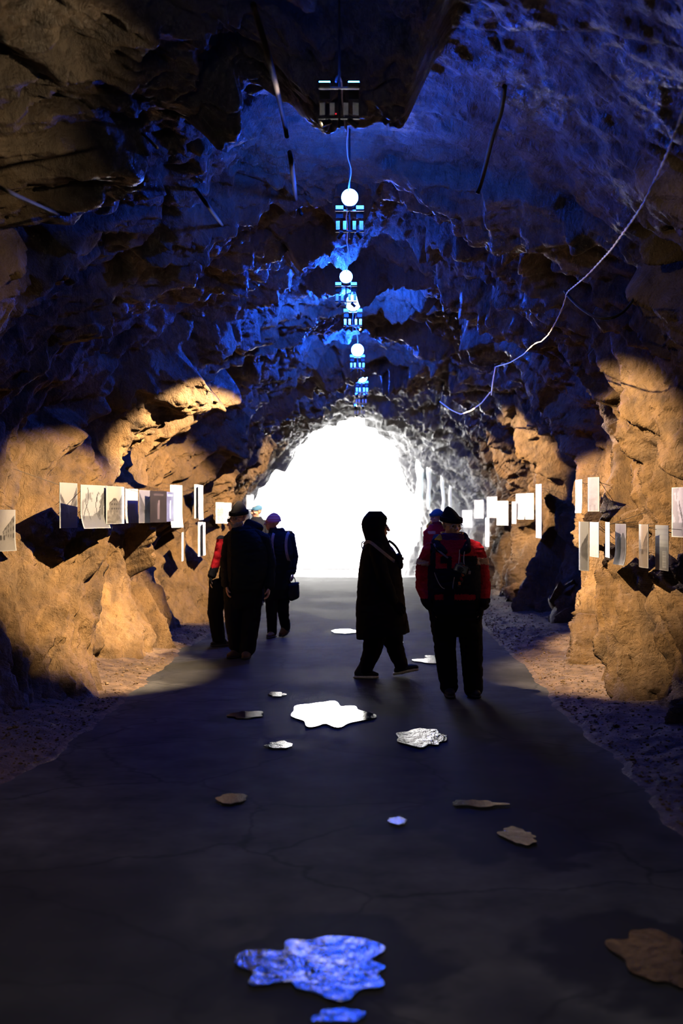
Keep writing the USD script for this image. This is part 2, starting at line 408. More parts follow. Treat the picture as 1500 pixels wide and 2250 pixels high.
# beyond the mouth the rock turns outward into the cliff; behind the camera it closes
ends = []
last, cen = V[-1], np.array([AX(29.0), 0, 1.6])
for k, (s, dy) in enumerate([(1.02, 0.12), (1.15, 0.3), (1.6, 0.4), (2.6, 0.3), (4.5, 0.2), (7.0, 0.0)]):
    q = last.copy()
    q[:, 0] = cen[0] + (last[:, 0] - cen[0]) * s
    q[:, 2] = np.where(last[:, 2] > 0.3, 0.3 + (last[:, 2] - 0.3) * s, last[:, 2])
    q[:, 1] = last[:, 1] + dy
    ends.append(q)
first = V[0]
back = []
for s, dy in [(0.0, -1.5), (0.6, -1.2)]:
    q = first.copy()
    q[:, 0] = first[:, 0] * s
    q[:, 2] = 1.5 + (first[:, 2] - 1.5) * s
    q[:, 1] = first[:, 1] + dy
    back.append(q)
V = np.concatenate([np.stack(back), V, np.stack(ends)])
nr = len(V)
gF = grid_faces(nr, NT)
fv = V.reshape(-1, 3)
fn = np.cross(fv[gF[:, 1]] - fv[gF[:, 0]], fv[gF[:, 2]] - fv[gF[:, 0]])
GN = np.zeros_like(fv)
for k in range(3):
    np.add.at(GN, gF[:, k], fn)
GN /= np.linalg.norm(GN, axis=1, keepdims=True) + 1e-12
GN = GN.reshape(nr, NT, 3)
cut = [0, int(NT * 0.31), int(NT * 0.69), NT - 1]
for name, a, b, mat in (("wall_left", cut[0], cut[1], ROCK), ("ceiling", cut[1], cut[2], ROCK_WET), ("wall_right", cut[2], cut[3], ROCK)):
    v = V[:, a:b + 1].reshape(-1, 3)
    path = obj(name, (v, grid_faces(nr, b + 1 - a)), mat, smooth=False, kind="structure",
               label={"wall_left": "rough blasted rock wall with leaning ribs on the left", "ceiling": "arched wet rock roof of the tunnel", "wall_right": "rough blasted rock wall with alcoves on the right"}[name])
    m = UsdGeom.Mesh.Get(stage, path)
    m.CreateNormalsAttr(Vt.Vec3fArray.FromNumpy(GN[:, a:b + 1].reshape(-1, 3).astype(np.float32)))
    m.SetNormalsInterpolation("vertex")

RV = V[60:-6:2, ::2].reshape(-1, 3)
RN = GN[60:-6:2, ::2].reshape(-1, 3)
_keep = RV[:, 1] > 5
RV, RN = RV[_keep], RN[_keep]
ROCKTREE = cKDTree(RV)
_pp = np.stack([750 + RV[:, 0] / RV[:, 1] * F, 1125 - (RV[:, 2] - EYE) / RV[:, 1] * F], -1)
PIXTREE = cKDTree(_pp)


def hit(px, py, r=7):
    """Depth of the rock that one sees at (px, py)."""
    i = PIXTREE.query_ball_point([px, py], r)
    if not i:
        i = [PIXTREE.query([px, py])[1]]
    return float(RV[i, 1].min())


def clear(p):
    return float(ROCKTREE.query(p)[0])


# ------------------------------------------------------------------ floor: asphalt path and gravel verges
def puddle_shape(seed, cx, cy, rx, ry, rough=0.25, n=72, ang=0.0):
    r = np.random.default_rng(seed)
    t = np.linspace(0, 2 * np.pi, n, endpoint=False)
    k = 1 + sum(r.normal(0, rough / m ** 0.8) * np.cos(m * t + r.uniform(0, 6.28)) for m in range(2, 12))
    k = np.clip(k, 0.35, 1.6)
    x, y = rx * k * np.cos(t), ry * k * np.sin(t)
    return np.stack([cx + x * math.cos(ang) - y * math.sin(ang), cy + x * math.sin(ang) + y * math.cos(ang)], -1)


def ground(px, py):
    d = F * EYE / (py - 1125)
    return (px - 750) * d / F, d


PUDDLES = [  # (pixel centre, half widths in pixels, wet rim in metres, label)
    ((722, 1570), (76, 29), 0.35, "largest puddle on the path in front of the people, mirroring the daylight"),
    ((541, 1572), (36, 8), 0.2, "long thin blue puddle left of the bright white puddle"),
    ((614, 1639), (30, 7), 0.12, "small blue puddle just below and left of the bright white puddle"),
    ((608, 1527), (18, 5), 0.12, "tiny blue puddle above and left of the bright white puddle"),
    ((509, 1757), (33, 11), 0.06, "lone pale blue oval puddle at the left of the path"),
    ((700, 2122), (158, 62), 0.22, "big blue puddle closest to the camera, with a dark wet rim"),
    ((757, 1388), (27, 5), 0.1, "small white puddle left of the dark-coated walker's hem"),
    ((850, 1411), (36, 5), 0.1, "flat white and blue puddle between the walking legs"),
    ((955, 1450), (45, 7), 0.15, "narrow blue puddle behind the man in the red jacket"),
    ((925, 1622), (52, 20), 0.3, "dim blue puddle right of the bright white puddle"),
    ((1440, 2105), (85, 60), 0.25, "dark blue puddle near the lower right corner"),
    ((873, 1806), (20, 8), 0.15, "tiny blue puddle in the middle of the empty path"),
    ((1137, 1839), (38, 17), 0.3, "small blue puddle on the right half of the empty path"),
    ((1048, 1768), (48, 8), 0.2, "faint thin puddle to the right of the path's middle"),
    ((745, 2236), (60, 14), 0.15, "dim puddle at the bottom edge below the big blue one"),
]
shapes = []
for k, ((px, py), (hw, hh), rim, lab) in enumerate(PUDDLES):
    x, d = ground(px, py)
    ry = (F * EYE / (py - hh - 1125) - F * EYE / (py + hh - 1125)) / 2
    s = puddle_shape(100 + k, x, d, hw * d / F, ry, 0.12 if k in (4, 6, 7) else 0.2)
    shapes.append((Polygon(s).buffer(0), rim, lab))

import shapely
yy = np.concatenate([np.arange(-15, 3.5, 0.5), np.arange(3.5, 15, 0.035), np.arange(15, 34, 0.15)])
uu = np.linspace(-2.3, 1.85, 150)
U, YY = np.meshgrid(uu, yy)


def edges(y):
    n = lambda s: (meshkit.fbm(np.stack([y * 1.3 + s, 0 * y + s, 0 * y], -1), 4, s) - 0.5) * 0.28
    return -2.17 + n(3), 1.70 + n(8)


el, er = edges(yy)
U = el[:, None] + (U - uu[0]) / (uu[-1] - uu[0]) * (er - el)[:, None]
X = U + AX(YY)
pts = np.stack([X, YY], -1).reshape(-1, 2)
wet = np.zeros(len(pts))
gp = shapely.points(pts)
for pol, rim, _ in shapes:
    near = (np.abs(pts[:, 0] - pol.centroid.x) < 2.2) & (np.abs(pts[:, 1] - pol.centroid.y) < 3)
    dist = shapely.distance(gp[near], pol)
    jag = (meshkit.fbm(np.c_[pts[near] * 6, np.zeros(near.sum())], 4, 5) - 0.5) * rim * 2.2
    wet[near] = np.maximum(wet[near], 1 - sstep(rim * 0.7, rim * 1.3, dist + jag))
damp = meshkit.fbm(np.c_[pts * [0.9, 0.6], np.zeros(len(pts))], 5, 15)
wet = np.maximum(wet, sstep(0.5, 0.66, damp) * 0.8)
zz = (meshkit.fbm(np.c_[pts * 0.8, np.zeros(len(pts))], 3, 6) - 0.5) * 0.012
obj("floor", (np.c_[pts, zz - 0.004], grid_faces(len(yy), len(uu))[:, ::-1] if False else grid_faces(len(yy), len(uu))), ASPHALT, smooth=True, kind="structure",
    label="cracked damp asphalt path down the middle of the tunnel", attrs={"wet": wet})
for k, (pol, rim, lab) in enumerate(shapes):
    g = pol if pol.geom_type == "Polygon" else max(pol.geoms, key=lambda q: q.area)
    tm = trimesh.creation.extrude_polygon(g, 0.006, engine="earcut")
    tm.apply_translation([0, 0, 0.003])
    obj("puddle", tm, WATER if k in (0, 6, 7) else RIPPLE if k in (5, 9, 10, 12, 14) else FILM, smooth=20, label=lab, cat="puddle")


def verge(y, s, side):
    """Height of the gravel bank: s from the path's edge (0) to behind the rock (1)."""
    return -0.02 + 0.02 * sstep(0.0, 0.06, s) + 0.18 * s ** 1.2


yv = np.concatenate([np.arange(-15, 4, 0.5), np.arange(4, 16, 0.04), np.arange(16, 33, 0.12)])
ev = edges(yv)
VERGE = []
for side in (0, 1):
    sv = np.linspace(0, 1, 60)
    e = ev[side]
    wide = 3.9
    e = e - [-1, 1][side] * 0.07
    Uv = e[:, None] + (np.array([-1, 1])[side] * (wide - np.abs(e))[:, None]) * sv
    Yv = np.broadcast_to(yv[:, None], Uv.shape)
    p3 = np.stack([Uv + AX(Yv), Yv, 0 * Yv], -1)
    p3[..., 2] = verge(Yv, sv[None] + 0 * Uv, side) + (meshkit.fbm(p3 * 5, 4, 61) - 0.5) * 0.07 * sstep(0, 0.15, sv)[None] + (meshkit.fbm(p3 * 26, 2, 62) - 0.5) * 0.022
    fr = grid_faces(len(yv), 60)
    obj("floor_verge", (p3.reshape(-1, 3), fr if side else fr[:, ::-1]), GRAVEL, smooth=True, kind="structure",
        label=["gravel verge between the path and the left rock wall", "gravel verge between the path and the right rock wall"][side])
    VERGE.append(cKDTree(p3.reshape(-1, 3)[:, :2]))
    VERGE.append(p3.reshape(-1, 3)[:, 2])

# loose stones on the verges
protos = []
for k in range(4):
    s = trimesh.creation.icosphere(1, 1.0)
    s.vertices *= 1 + (meshkit.fbm(s.vertices * 1.3 + 9 * k, 2, k)[:, None] - 0.5) * 0.9
    s.vertices *= [1, 0.8, 0.6]
    protos.append(s)
for side in (0, 1):
    n = 6500
    y = 4 + 20 * rng.random(n) ** 1.25
    e = edges(y)[side]
    uo = np.abs(rng.normal(0, 0.42, n)) * 1.6 + 0.0
    uo = np.clip(uo, 0.06, 1.5)
    ux = e + [-1, 1][side] * uo
    x = ux + AX(y)
    _, i = VERGE[2 * side].query(np.c_[x, y])
    z = VERGE[2 * side + 1][i]
    size = np.clip(rng.lognormal(-5.15, 0.5, n), 0.003, 0.035)
    path = numbered("/World", "loose_stones")
    pi = UsdGeom.PointInstancer.Define(stage, path)
    for k, s in enumerate(protos):
        mm = usdkit.mesh(stage, f"{path}/stone_{k:03d}" if k else f"{path}/stone", s, STONE, smooth=False)
    pi.CreatePrototypesRel().SetTargets([Sdf.Path(f"{path}/stone_{k:03d}" if k else f"{path}/stone") for k in range(4)])
    pi.CreatePositionsAttr(Vt.Vec3fArray.FromNumpy(np.c_[x, y, z + size * 0.25].astype(np.float32)))
    pi.CreateScalesAttr(Vt.Vec3fArray.FromNumpy(np.repeat(size[:, None], 3, 1).astype(np.float32)))
    ang = rng.random(n) * np.pi
    pi.CreateOrientationsAttr(Vt.QuathArray([Gf.Quath(float(math.cos(a)), 0, 0, float(math.sin(a))) for a in ang]))
    pi.CreateProtoIndicesAttr(Vt.IntArray.FromNumpy(rng.integers(0, 4, n).astype(np.int32)))
    props(pi.GetPrim(), ["loose stones scattered on the left gravel verge", "loose stones scattered on the right gravel verge"][side], "gravel", kind="stuff")


def boulder(c, r, seed, label, mat, squash=(1, 1, 0.8), name="boulder", catg="boulder"):
    s = trimesh.creation.icosphere(5, 1.0)
    v = s.vertices
    k = 1 + facets(v * 1.0 + seed * 3.1, 0.7, seed, 0.35, 0.12) + (meshkit.fbm(v * 3 + seed, 4, seed) - 0.5) * 0.22
    s.vertices = v * k[:, None] * r * np.array(squash) + c
    return obj(name, s, mat, smooth=40, label=label, cat=catg)


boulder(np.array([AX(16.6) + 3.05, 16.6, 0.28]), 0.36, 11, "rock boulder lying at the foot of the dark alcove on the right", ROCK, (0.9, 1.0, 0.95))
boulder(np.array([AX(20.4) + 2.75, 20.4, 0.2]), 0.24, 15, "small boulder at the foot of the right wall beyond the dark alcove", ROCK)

# outside the mouth: snow and snow-covered blocks in white overcast light
sv = np.linspace(-1, 1, 80)
gx, gy = np.meshgrid(sv * 60, 27.5 + (np.linspace(0, 1, 80) ** 2) * 90)
gz = 0.01 + (meshkit.fbm(np.stack([gx * .12, gy * .12, 0 * gx], -1), 4, 8) - 0.5) * 1.2 * sstep(31, 45, gy) - 0.03 * (1 - sstep(27.5, 31, gy))
obj("floor_outside", (np.stack([gx, gy, gz], -1).reshape(-1, 3), grid_faces(80, 80)), SNOW, smooth=True, kind="structure", label="snow-covered ground outside the tunnel mouth")
boulder(np.array([P(884, 1165, 36)[0], 36.0, 1.0]), 0.42, 21, "pale boulder outside the tunnel mouth, on the bright snow bank", PALE_STONE)
b = trimesh.creation.icosphere(4, 1.0)
b.vertices *= (1 + (meshkit.fbm(b.vertices * 2, 3, 3)[:, None] - 0.5) * 0.5)
b.vertices = b.vertices * [3.0, 2.0, 1.05] + [P(900, 1230, 37.0)[0] + 1.2, 37.2, 0.1]
obj("snow_bank", b, SNOW, smooth=True, label="white snow bank outside the tunnel mouth, under the pale boulder", cat="snow bank")


def ice_column(px, py0, py1, d, r, seed, label):
    a, bq = P(px, py0, d), P(px, py1, d)
    n = 60
    t = np.linspace(0, 1, n)
    p = a + (bq - a) * t[:, None]
    rr = r * (0.55 + 0.5 * meshkit.fbm(np.stack([t * 5, 0 * t + seed, 0 * t], -1), 3, seed)) * (0.45 + 0.55 * np.sin(np.pi * np.clip(t * 0.9 + 0.1, 0, 1)) ** 0.5)
    p[:, 0] += (meshkit.fbm(np.stack([t * 4, 0 * t + seed, 0 * t + 3], -1), 2, seed) - 0.5) * r
    m = tube(p, rr, 20)
    v = m.vertices
    m.vertices = v + m.vertex_normals * ((meshkit.fbm(v * [14, 14, 3], 3, seed) - 0.5) * r * 0.6)[:, None]
    obj("ice_column", m, ICE, smooth=True, label=label, cat="ice", group=None)

for px, a, bq, r, sd, lab in ((921, 955, 1135, 0.13, 1, "widest white ice column on the right wall by the mouth, leftmost of four"),
                              (943, 972, 1120, 0.07, 2, "slim ice column second from the left by the mouth"),
                              (972, 1000, 1130, 0.06, 3, "slim ice column third from the left by the mouth"),
                              (990, 1030, 1150, 0.05, 4, "thinnest ice column by the mouth, rightmost of four")):
    d = hit(px, (a + bq) / 2)
    ice_column(px, a, bq, d - 0.12, r, sd, lab)

# ------------------------------------------------------------------ lamp rigs along the roof
SPOTS = []


def spot(parent, at, target, power, angle=34.0, soft=0.45, color=WARM):
    """A warm spotlight on a rig: snoot, lens and its own light."""
    at, target = np.asarray(at, float), np.asarray(target, float)
    d = (target - at) / np.linalg.norm(target - at)
    M = frame(d)
    body = lathe([(0, -0.035), (0.012, -0.034), (0.017, -0.025), (0.018, 0.02), (0.021, 0.032), (0.0185, 0.032), (0.0165, 0.02), (0.0, 0.019)], M, at, 16)
    h = obj("spotlight", body, BLACK_METAL, parent)
    lens = lathe([(0.016, 0.0), (0.012, 0.003), (0.0, 0.004)], M, at + d * 0.02, 16)
    obj("lens", lens, WARM_LENS if power > 0 else GREY_METAL, h, label="glowing warm spotlight lens" if power > 0 else None)
    if power > 0:
        lp = numbered(parent, "spot_lamp")
        L = UsdLux.SphereLight.Define(stage, lp)
        L.CreateRadiusAttr(0.02)
        L.CreateIntensityAttr(power * SPOT_I)
        L.CreateNormalizeAttr(True)
        L.CreateColorAttr(Gf.Vec3f(*color))
        sh = UsdLux.ShapingAPI.Apply(L.GetPrim())
        sh.CreateShapingConeAngleAttr(angle)
        sh.CreateShapingConeSoftnessAttr(soft)
        R = frame(-d)
        loc = at + d * 0.05 - ORIGIN[parent]
        T = np.eye(4)
        T[:3, :3] = R[:3, :3]
        T[:3, 3] = loc
        L.AddTransformOp().Set(Gf.Matrix4d(*T.T.ravel().tolist()))


# (pixel of the flood lamps, depth, flood facing the camera?, flood strength material, [(spot side, target u, y, z, power, angle)])
RIGS = [
    dict(px=745, py=187, d=6.9, face=0.0, blue=0.08, label="nearest hanging lamp rig, in front of the dark roof hump", spots=[(-1, -3.0, 6.1, 2.9, 4.0, 60), (1, 2.9, 8.6, 2.6, 3, 28)]),
    dict(px=768, py=458, d=9.8, face=1.0, blue=0.85, label="second lamp rig from the camera, glowing under the pale lit roof", spots=[(-1, -3.1, 11.65, 0.7, 230, 22.5), (1, 2.9, 11.4, 1.0, 150, 26)]),
    dict(px=760, py=625, d=12.9, face=1.0, blue=0.65, label="third lamp rig, just above the brightest blue glare", spots=[(-1, -3.1, 13.6, 1.2, 220, 21), (1, 2.9, 13.7, 1.3, 190, 19)]),
    dict(px=775, py=683, d=15.0, face=1.3, blue=1.7, label="fourth lamp rig, the brightest blue glare in the row", spots=[(-1, -3.0, 17.2, 1.6, 240, 23), (1, 2.9, 12.2, 1.2, 90, 20)]),
    dict(px=785, py=783, d=18.9, face=1.1, blue=1.1, label="fifth lamp rig, below the brightest blue glare", spots=[(-1, -2.8, 20.6, 1.4, 150, 20), (1, 3.3, 20.2, 1.8, 170, 22)]),
    dict(px=795, py=840, d=22.4, face=1.0, blue=1.1, label="sixth lamp rig, last with a blue glow before the daylit roof", spots=[(-1, -2.7, 23.6, 1.4, 60, 22), (1, 3.2, 22.4, 1.6, 100, 22)]),
    dict(px=793, py=866, d=24.2, face=1.0, blue=0.0, label="seventh lamp rig, small and unlit blue, at the edge of the daylit roof", spots=[(-1, -2.6, 22.5, 1.5, 20, 26), (1, 2.8, 24.0, 1.8, 20, 26)]),
    dict(px=790, py=891, d=25.8, face=1.0, blue=0.0, label="farthest lamp rig, hanging just inside the tunnel mouth", spots=[(-1, -2.4, 24.6, 1.5, 10, 26), (1, 2.4, 25.6, 1.5, 10, 26)]),
]
_blue = {}


def blue_lens(k):
    if k not in _blue:
        _blue[k] = emitter(f"blue_lens_{len(_blue)}", (0.012, 0.095, 1.0), FLOOD * k)
    return _blue[k]


def roof(x, y, z):
    d, i = ROCKTREE.query([[x, y, zz] for zz in np.linspace(z, z + 1.6, 60)])
    k = int(np.argmin(d))
    return float(np.linspace(z, z + 1.6, 60)[k])


TOPS = []
for n, r in enumerate(RIGS):
    c = P(r["px"], r["py"], r["d"])
    rg = thing("lamp_rig", r["label"], "lamp", c, group=None)
    top = roof(c[0], c[1], c[2] + 0.1)
    obj("hanger_rod", tube([c + [0, 0.01, -0.26], c + [0, 0.01, 0.0], [c[0], c[1] + 0.01, top + 0.05]], 0.007, 10), BLACK_METAL, rg)
    TOPS.append(c)
    obj("crossbar", rbox(0.25, 0.018, 0.012, 0.003, at=c + [0, 0, -0.018]), GREY_METAL, rg)
    obj("lower_crossbar", rbox(0.25, 0.018, 0.012, 0.003, at=c + [0, 0.012, -0.196]), BLACK_METAL, rg)
    nd = np.array([0, -0.9 * r["face"], 0.8 if r["face"] else 1.0])
    nd /= np.linalg.norm(nd)
    M = frame(nd, (1, 0, 0))
    for s in (-1, 1):
        o = c + [s * 0.088, -0.01, 0.0]
        h = obj("flood_lamp", cat(rbox(0.05, 0.07, 0.02, 0.004, M, o - nd * 0.004), rbox(0.006, 0.03, 0.03, 0.002, at=o + [s * 0.034, 0, -0.01])), BLACK_METAL, rg)
        obj("lens", rbox(0.046, 0.066, 0.006, 0.002, M, o + nd * 0.009), blue_lens(0.15 if n == 0 else 0.03), h, label="glowing blue flood lens")
        obj("diffuser_plate", rbox(0.062, 0.003, 0.05, 0.001, at=c + [s * 0.088, 0.012, -0.055]), RUST, rg)
    if r["blue"] > 0.1:
        GR = 0.072 if r["d"] < 14 else 0.10
        o = c + nd * 0.03 + [0, -0.02, 0.01]
        h = obj("central_flood", cat(lathe([(0, -0.03), (0.035, -0.028), (0.05, 0.0), (0.053, 0.012), (0.05, 0.012), (0.047, 0.0), (0, -0.004)], M, o, 28), tube([c + [0, 0.01, -0.02], o - nd * 0.02], 0.008, 8)), BLACK_METAL, rg)
        obj("lens", lathe([(0.045, 0.004)] + [(GR * math.sin(a), 0.004 + GR * (math.cos(math.asin(0.045 / GR)) - math.cos(a))) for a in np.linspace(math.asin(0.045 / GR) + 0.1, math.pi, 14)], M, o, 28), blue_lens(r["blue"]), h, label="glaring blue-white flood lens")
    for k, (dx, w) in enumerate(((-0.102, 0.034), (-0.043, 0.03), (0.04, 0.03), (0.1, 0.036))):
        t = 0.10 * (k - 1.5)
        obj("reflector_panel", rbox(w, 0.004, 0.075, 0.0015, frame((math.sin(t), -math.cos(t), 0.2)), c + [dx, -0.006, -0.147]) if False else rbox(w, 0.004, 0.075, 0.0015, trimesh.transformations.rotation_matrix(t * 2, [0, 0, 1]), c + [dx, -0.008, -0.147]), WHITE_PANEL, rg)
    obj("indicator_light", rbox(0.006, 0.006, 0.006, 0.002, at=c + [-0.02, -0.012, -0.178]), RED_LED, rg, label="tiny red indicator light")
    for s, tu, ty, tz, pw, an in r["spots"]:
        at = c + [s * 0.08 + 0.0, -0.02, -0.235]
        obj("bracket", tube([c + [s * 0.08, 0.012, -0.19], at], 0.004, 8), BLACK_METAL, rg)
        spot(rg, at, (AX(ty) + tu, ty, tz), pw, an)
# two more rigs of the same row behind the camera
for n, (y, pw) in enumerate(((1.2, 7), (-5.0, 3))):
    c = np.array([AX(y) - 0.1, y, 4.3])
    rg = thing("lamp_rig", ["lamp rig above the camera, out of the picture", "lamp rig far behind the camera, out of the picture"][n], "lamp", c)
    obj("hanger_rod", tube([c + [0, 0, -0.2], c + [0, 0, 1.3]], 0.007, 10), BLACK_METAL, rg)
    obj("crossbar", rbox(0.25, 0.018, 0.012, 0.003, at=c), GREY_METAL, rg)
    for s in (-1, 1):
        at = c + [s * 0.08, 0, -0.1]
        obj("bracket", tube([c + [s * 0.08, 0, 0], at], 0.004, 8), BLACK_METAL, rg)
        spot(rg, at, (s * 0.9, y + 1.5, 0.0), pw, 40, 0.5, (1.0, 0.86, 0.74))

# ------------------------------------------------------------------ photo prints hung in front of the walls
def print_colors(nx, ny, seed, style, tint, bright):
    """A generic old street photograph as colours on a grid (flat print)."""
    r = np.random.default_rng(seed)
    s, t = np.meshgrid(np.linspace(0, 1, nx), np.linspace(0, 1, ny))
    sk = 0.80 + 0.12 * t + 0.05 * (meshkit.fbm(np.stack([s * 3, t * 3, 0 * s + seed], -1), 3, seed) - 0.5)
    im = sk.copy()
    vp, hz = r.uniform(0.4, 0.65), r.uniform(0.3, 0.42)
    if style == "street":
        ground_ = t < hz - 0.05 * np.abs(s - vp)
        im[ground_] = 0.62
        for sgn in (-1, 1):
            near = np.clip((s - vp) * sgn, 0, None)
            top = hz + 0.05 + near * r.uniform(0.7, 1.25)
            bot = hz - near * 0.35
            b = (near > 0.05) & (t < top) & (t > bot)
            step = np.floor(near * 7)
            shade = r.uniform(0.42, 0.62) + 0.07 * np.cos(step * 2.1)
            im[b] = shade[b]
            rel = (t - bot) / (top - bot + 1e-6)
            win = b & (np.mod(near * 14, 1) < 0.42) & (np.mod(rel * 3.2, 1) > 0.45) & (rel > 0.12)
            im[win] = 0.24
            roof_ = b & (t > top - 0.03)
            im[roof_] = 0.3
        for k in range(4):
            cx, w = vp + r.uniform(-0.12, 0.12), r.uniform(0.012, 0.03)
            im[(np.abs(s - cx) < w) & (t > hz - 0.1) & (t < hz + 0.02)] = 0.2
    elif style == "house":
        g = t < hz + 0.1 * (meshkit.fbm(np.stack([s * 6, 0 * s, 0 * s + seed], -1), 3, 4) - 0.3)
        for cx, w, h in ((0.3, 0.2, 0.32), (0.72, 0.24, 0.4)):
            b = (np.abs(s - cx) < w) & (t < hz + h - np.clip(np.abs(s - cx) - w * 0.2, 0, 1) * 0.9)
            im[b] = 0.45
            im[b & (np.mod(s * 11, 1) < 0.4) & (np.mod(t * 8, 1) < 0.45)] = 0.2
            im[(np.abs(s - cx) < w) & (np.abs(t - (hz + h - np.clip(np.abs(s - cx) - w * 0.2, 0, 1) * 0.9)) < 0.02)] = 0.25
        n = meshkit.fbm(np.stack([s * 18, t * 18, 0 * s + seed], -1), 3, 6)
        im[g] = (0.25 + 0.5 * n)[g]
    elif style == "tree":
        n = meshkit.fbm(np.stack([s * 5, t * 4, 0 * s + seed], -1), 4, 6)
        im -= 0.5 * (n > 0.55) * (t > 0.3) * (0.4 + 0.6 * s)
        im[t < 0.28 + 0.05 * s] = 0.5
        for k in range(5):
            c = r.uniform(0.1, 0.9)
            im[(np.abs(s - c - 0.1 * np.sin(t * 5 + k)) < 0.012) & (t > 0.2) & (t < r.uniform(0.6, 0.95))] = 0.22
    elif style == "dark":
        im = 0.10 + 0.12 * meshkit.fbm(np.stack([s * 5, t * 5, 0 * s + seed], -1), 3, 3)
        im[(np.abs(s - 0.5) < 0.07) & (t > 0.1) & (t < 0.62)] = 0.5
        im[(np.abs(s - 0.52) < 0.04) & (t > 0.55) & (t < 0.7)] = 0.6
        im[(t > 0.86) & (t < 0.93) & (np.abs(s - 0.5) < 0.3)] = 0.35
    elif style == "pale":
        n = meshkit.fbm(np.stack([s * 3, t * 7, 0 * s + seed], -1), 4, 6)
        im = 0.88 - 0.3 * np.clip(n - 0.45, 0, 1) * 2 * (1 - t)
        im[(t < 0.2) & (np.mod(s * 5, 1) < 0.4)] -= 0.12
    elif style == "text":
        im[:] = 0.85
        im[t < 0.53] = 0.5
        im[(t < 0.42) & (t > 0.05) & (s > 0.55) & (s < 0.85)] = 0.85
        im[(t < 0.4) & (t > 0.07) & (s > 0.58) & (s < 0.8) & (np.mod(t * 26, 1) < 0.35)] = 0.55
        im[(t > 0.55) & (np.mod(t * 9, 1) < 0.25)] = 0.72
    im = im + 0.04 * (r.random(im.shape) - 0.5)
    im = np.clip(im, 0.03, 0.95) ** 1.6
    c = im[..., None] * np.array(tint) * bright
    if style != "dark":
        m = (s < 0.03) | (s > 0.97) | (t < 0.02) | (t > 0.98)
        c[m] = np.array([0.72, 0.76, 0.82]) * min(1, bright * 1.15)
    return c.reshape(-1, 3)


PRINT = usdkit.material(stage, "/World/Looks/photo_print", {
    "a": ("attribute", {"attribute": "print_color"}), "p": ("principled_bsdf", {"roughness": 0.42, "specular_ior_level": 0.4})},
    [("a.color", "p.base_color")], surface="p.BSDF")
PAPER_BACK = simple("print_back", (0.03, 0.03, 0.035), 0.7)
SEP, LILAC, GREY_T, BLUE_T = (0.9, 0.86, 0.85), (0.72, 0.72, 1.0), (0.85, 0.9, 1.0), (0.55, 0.6, 1.0)

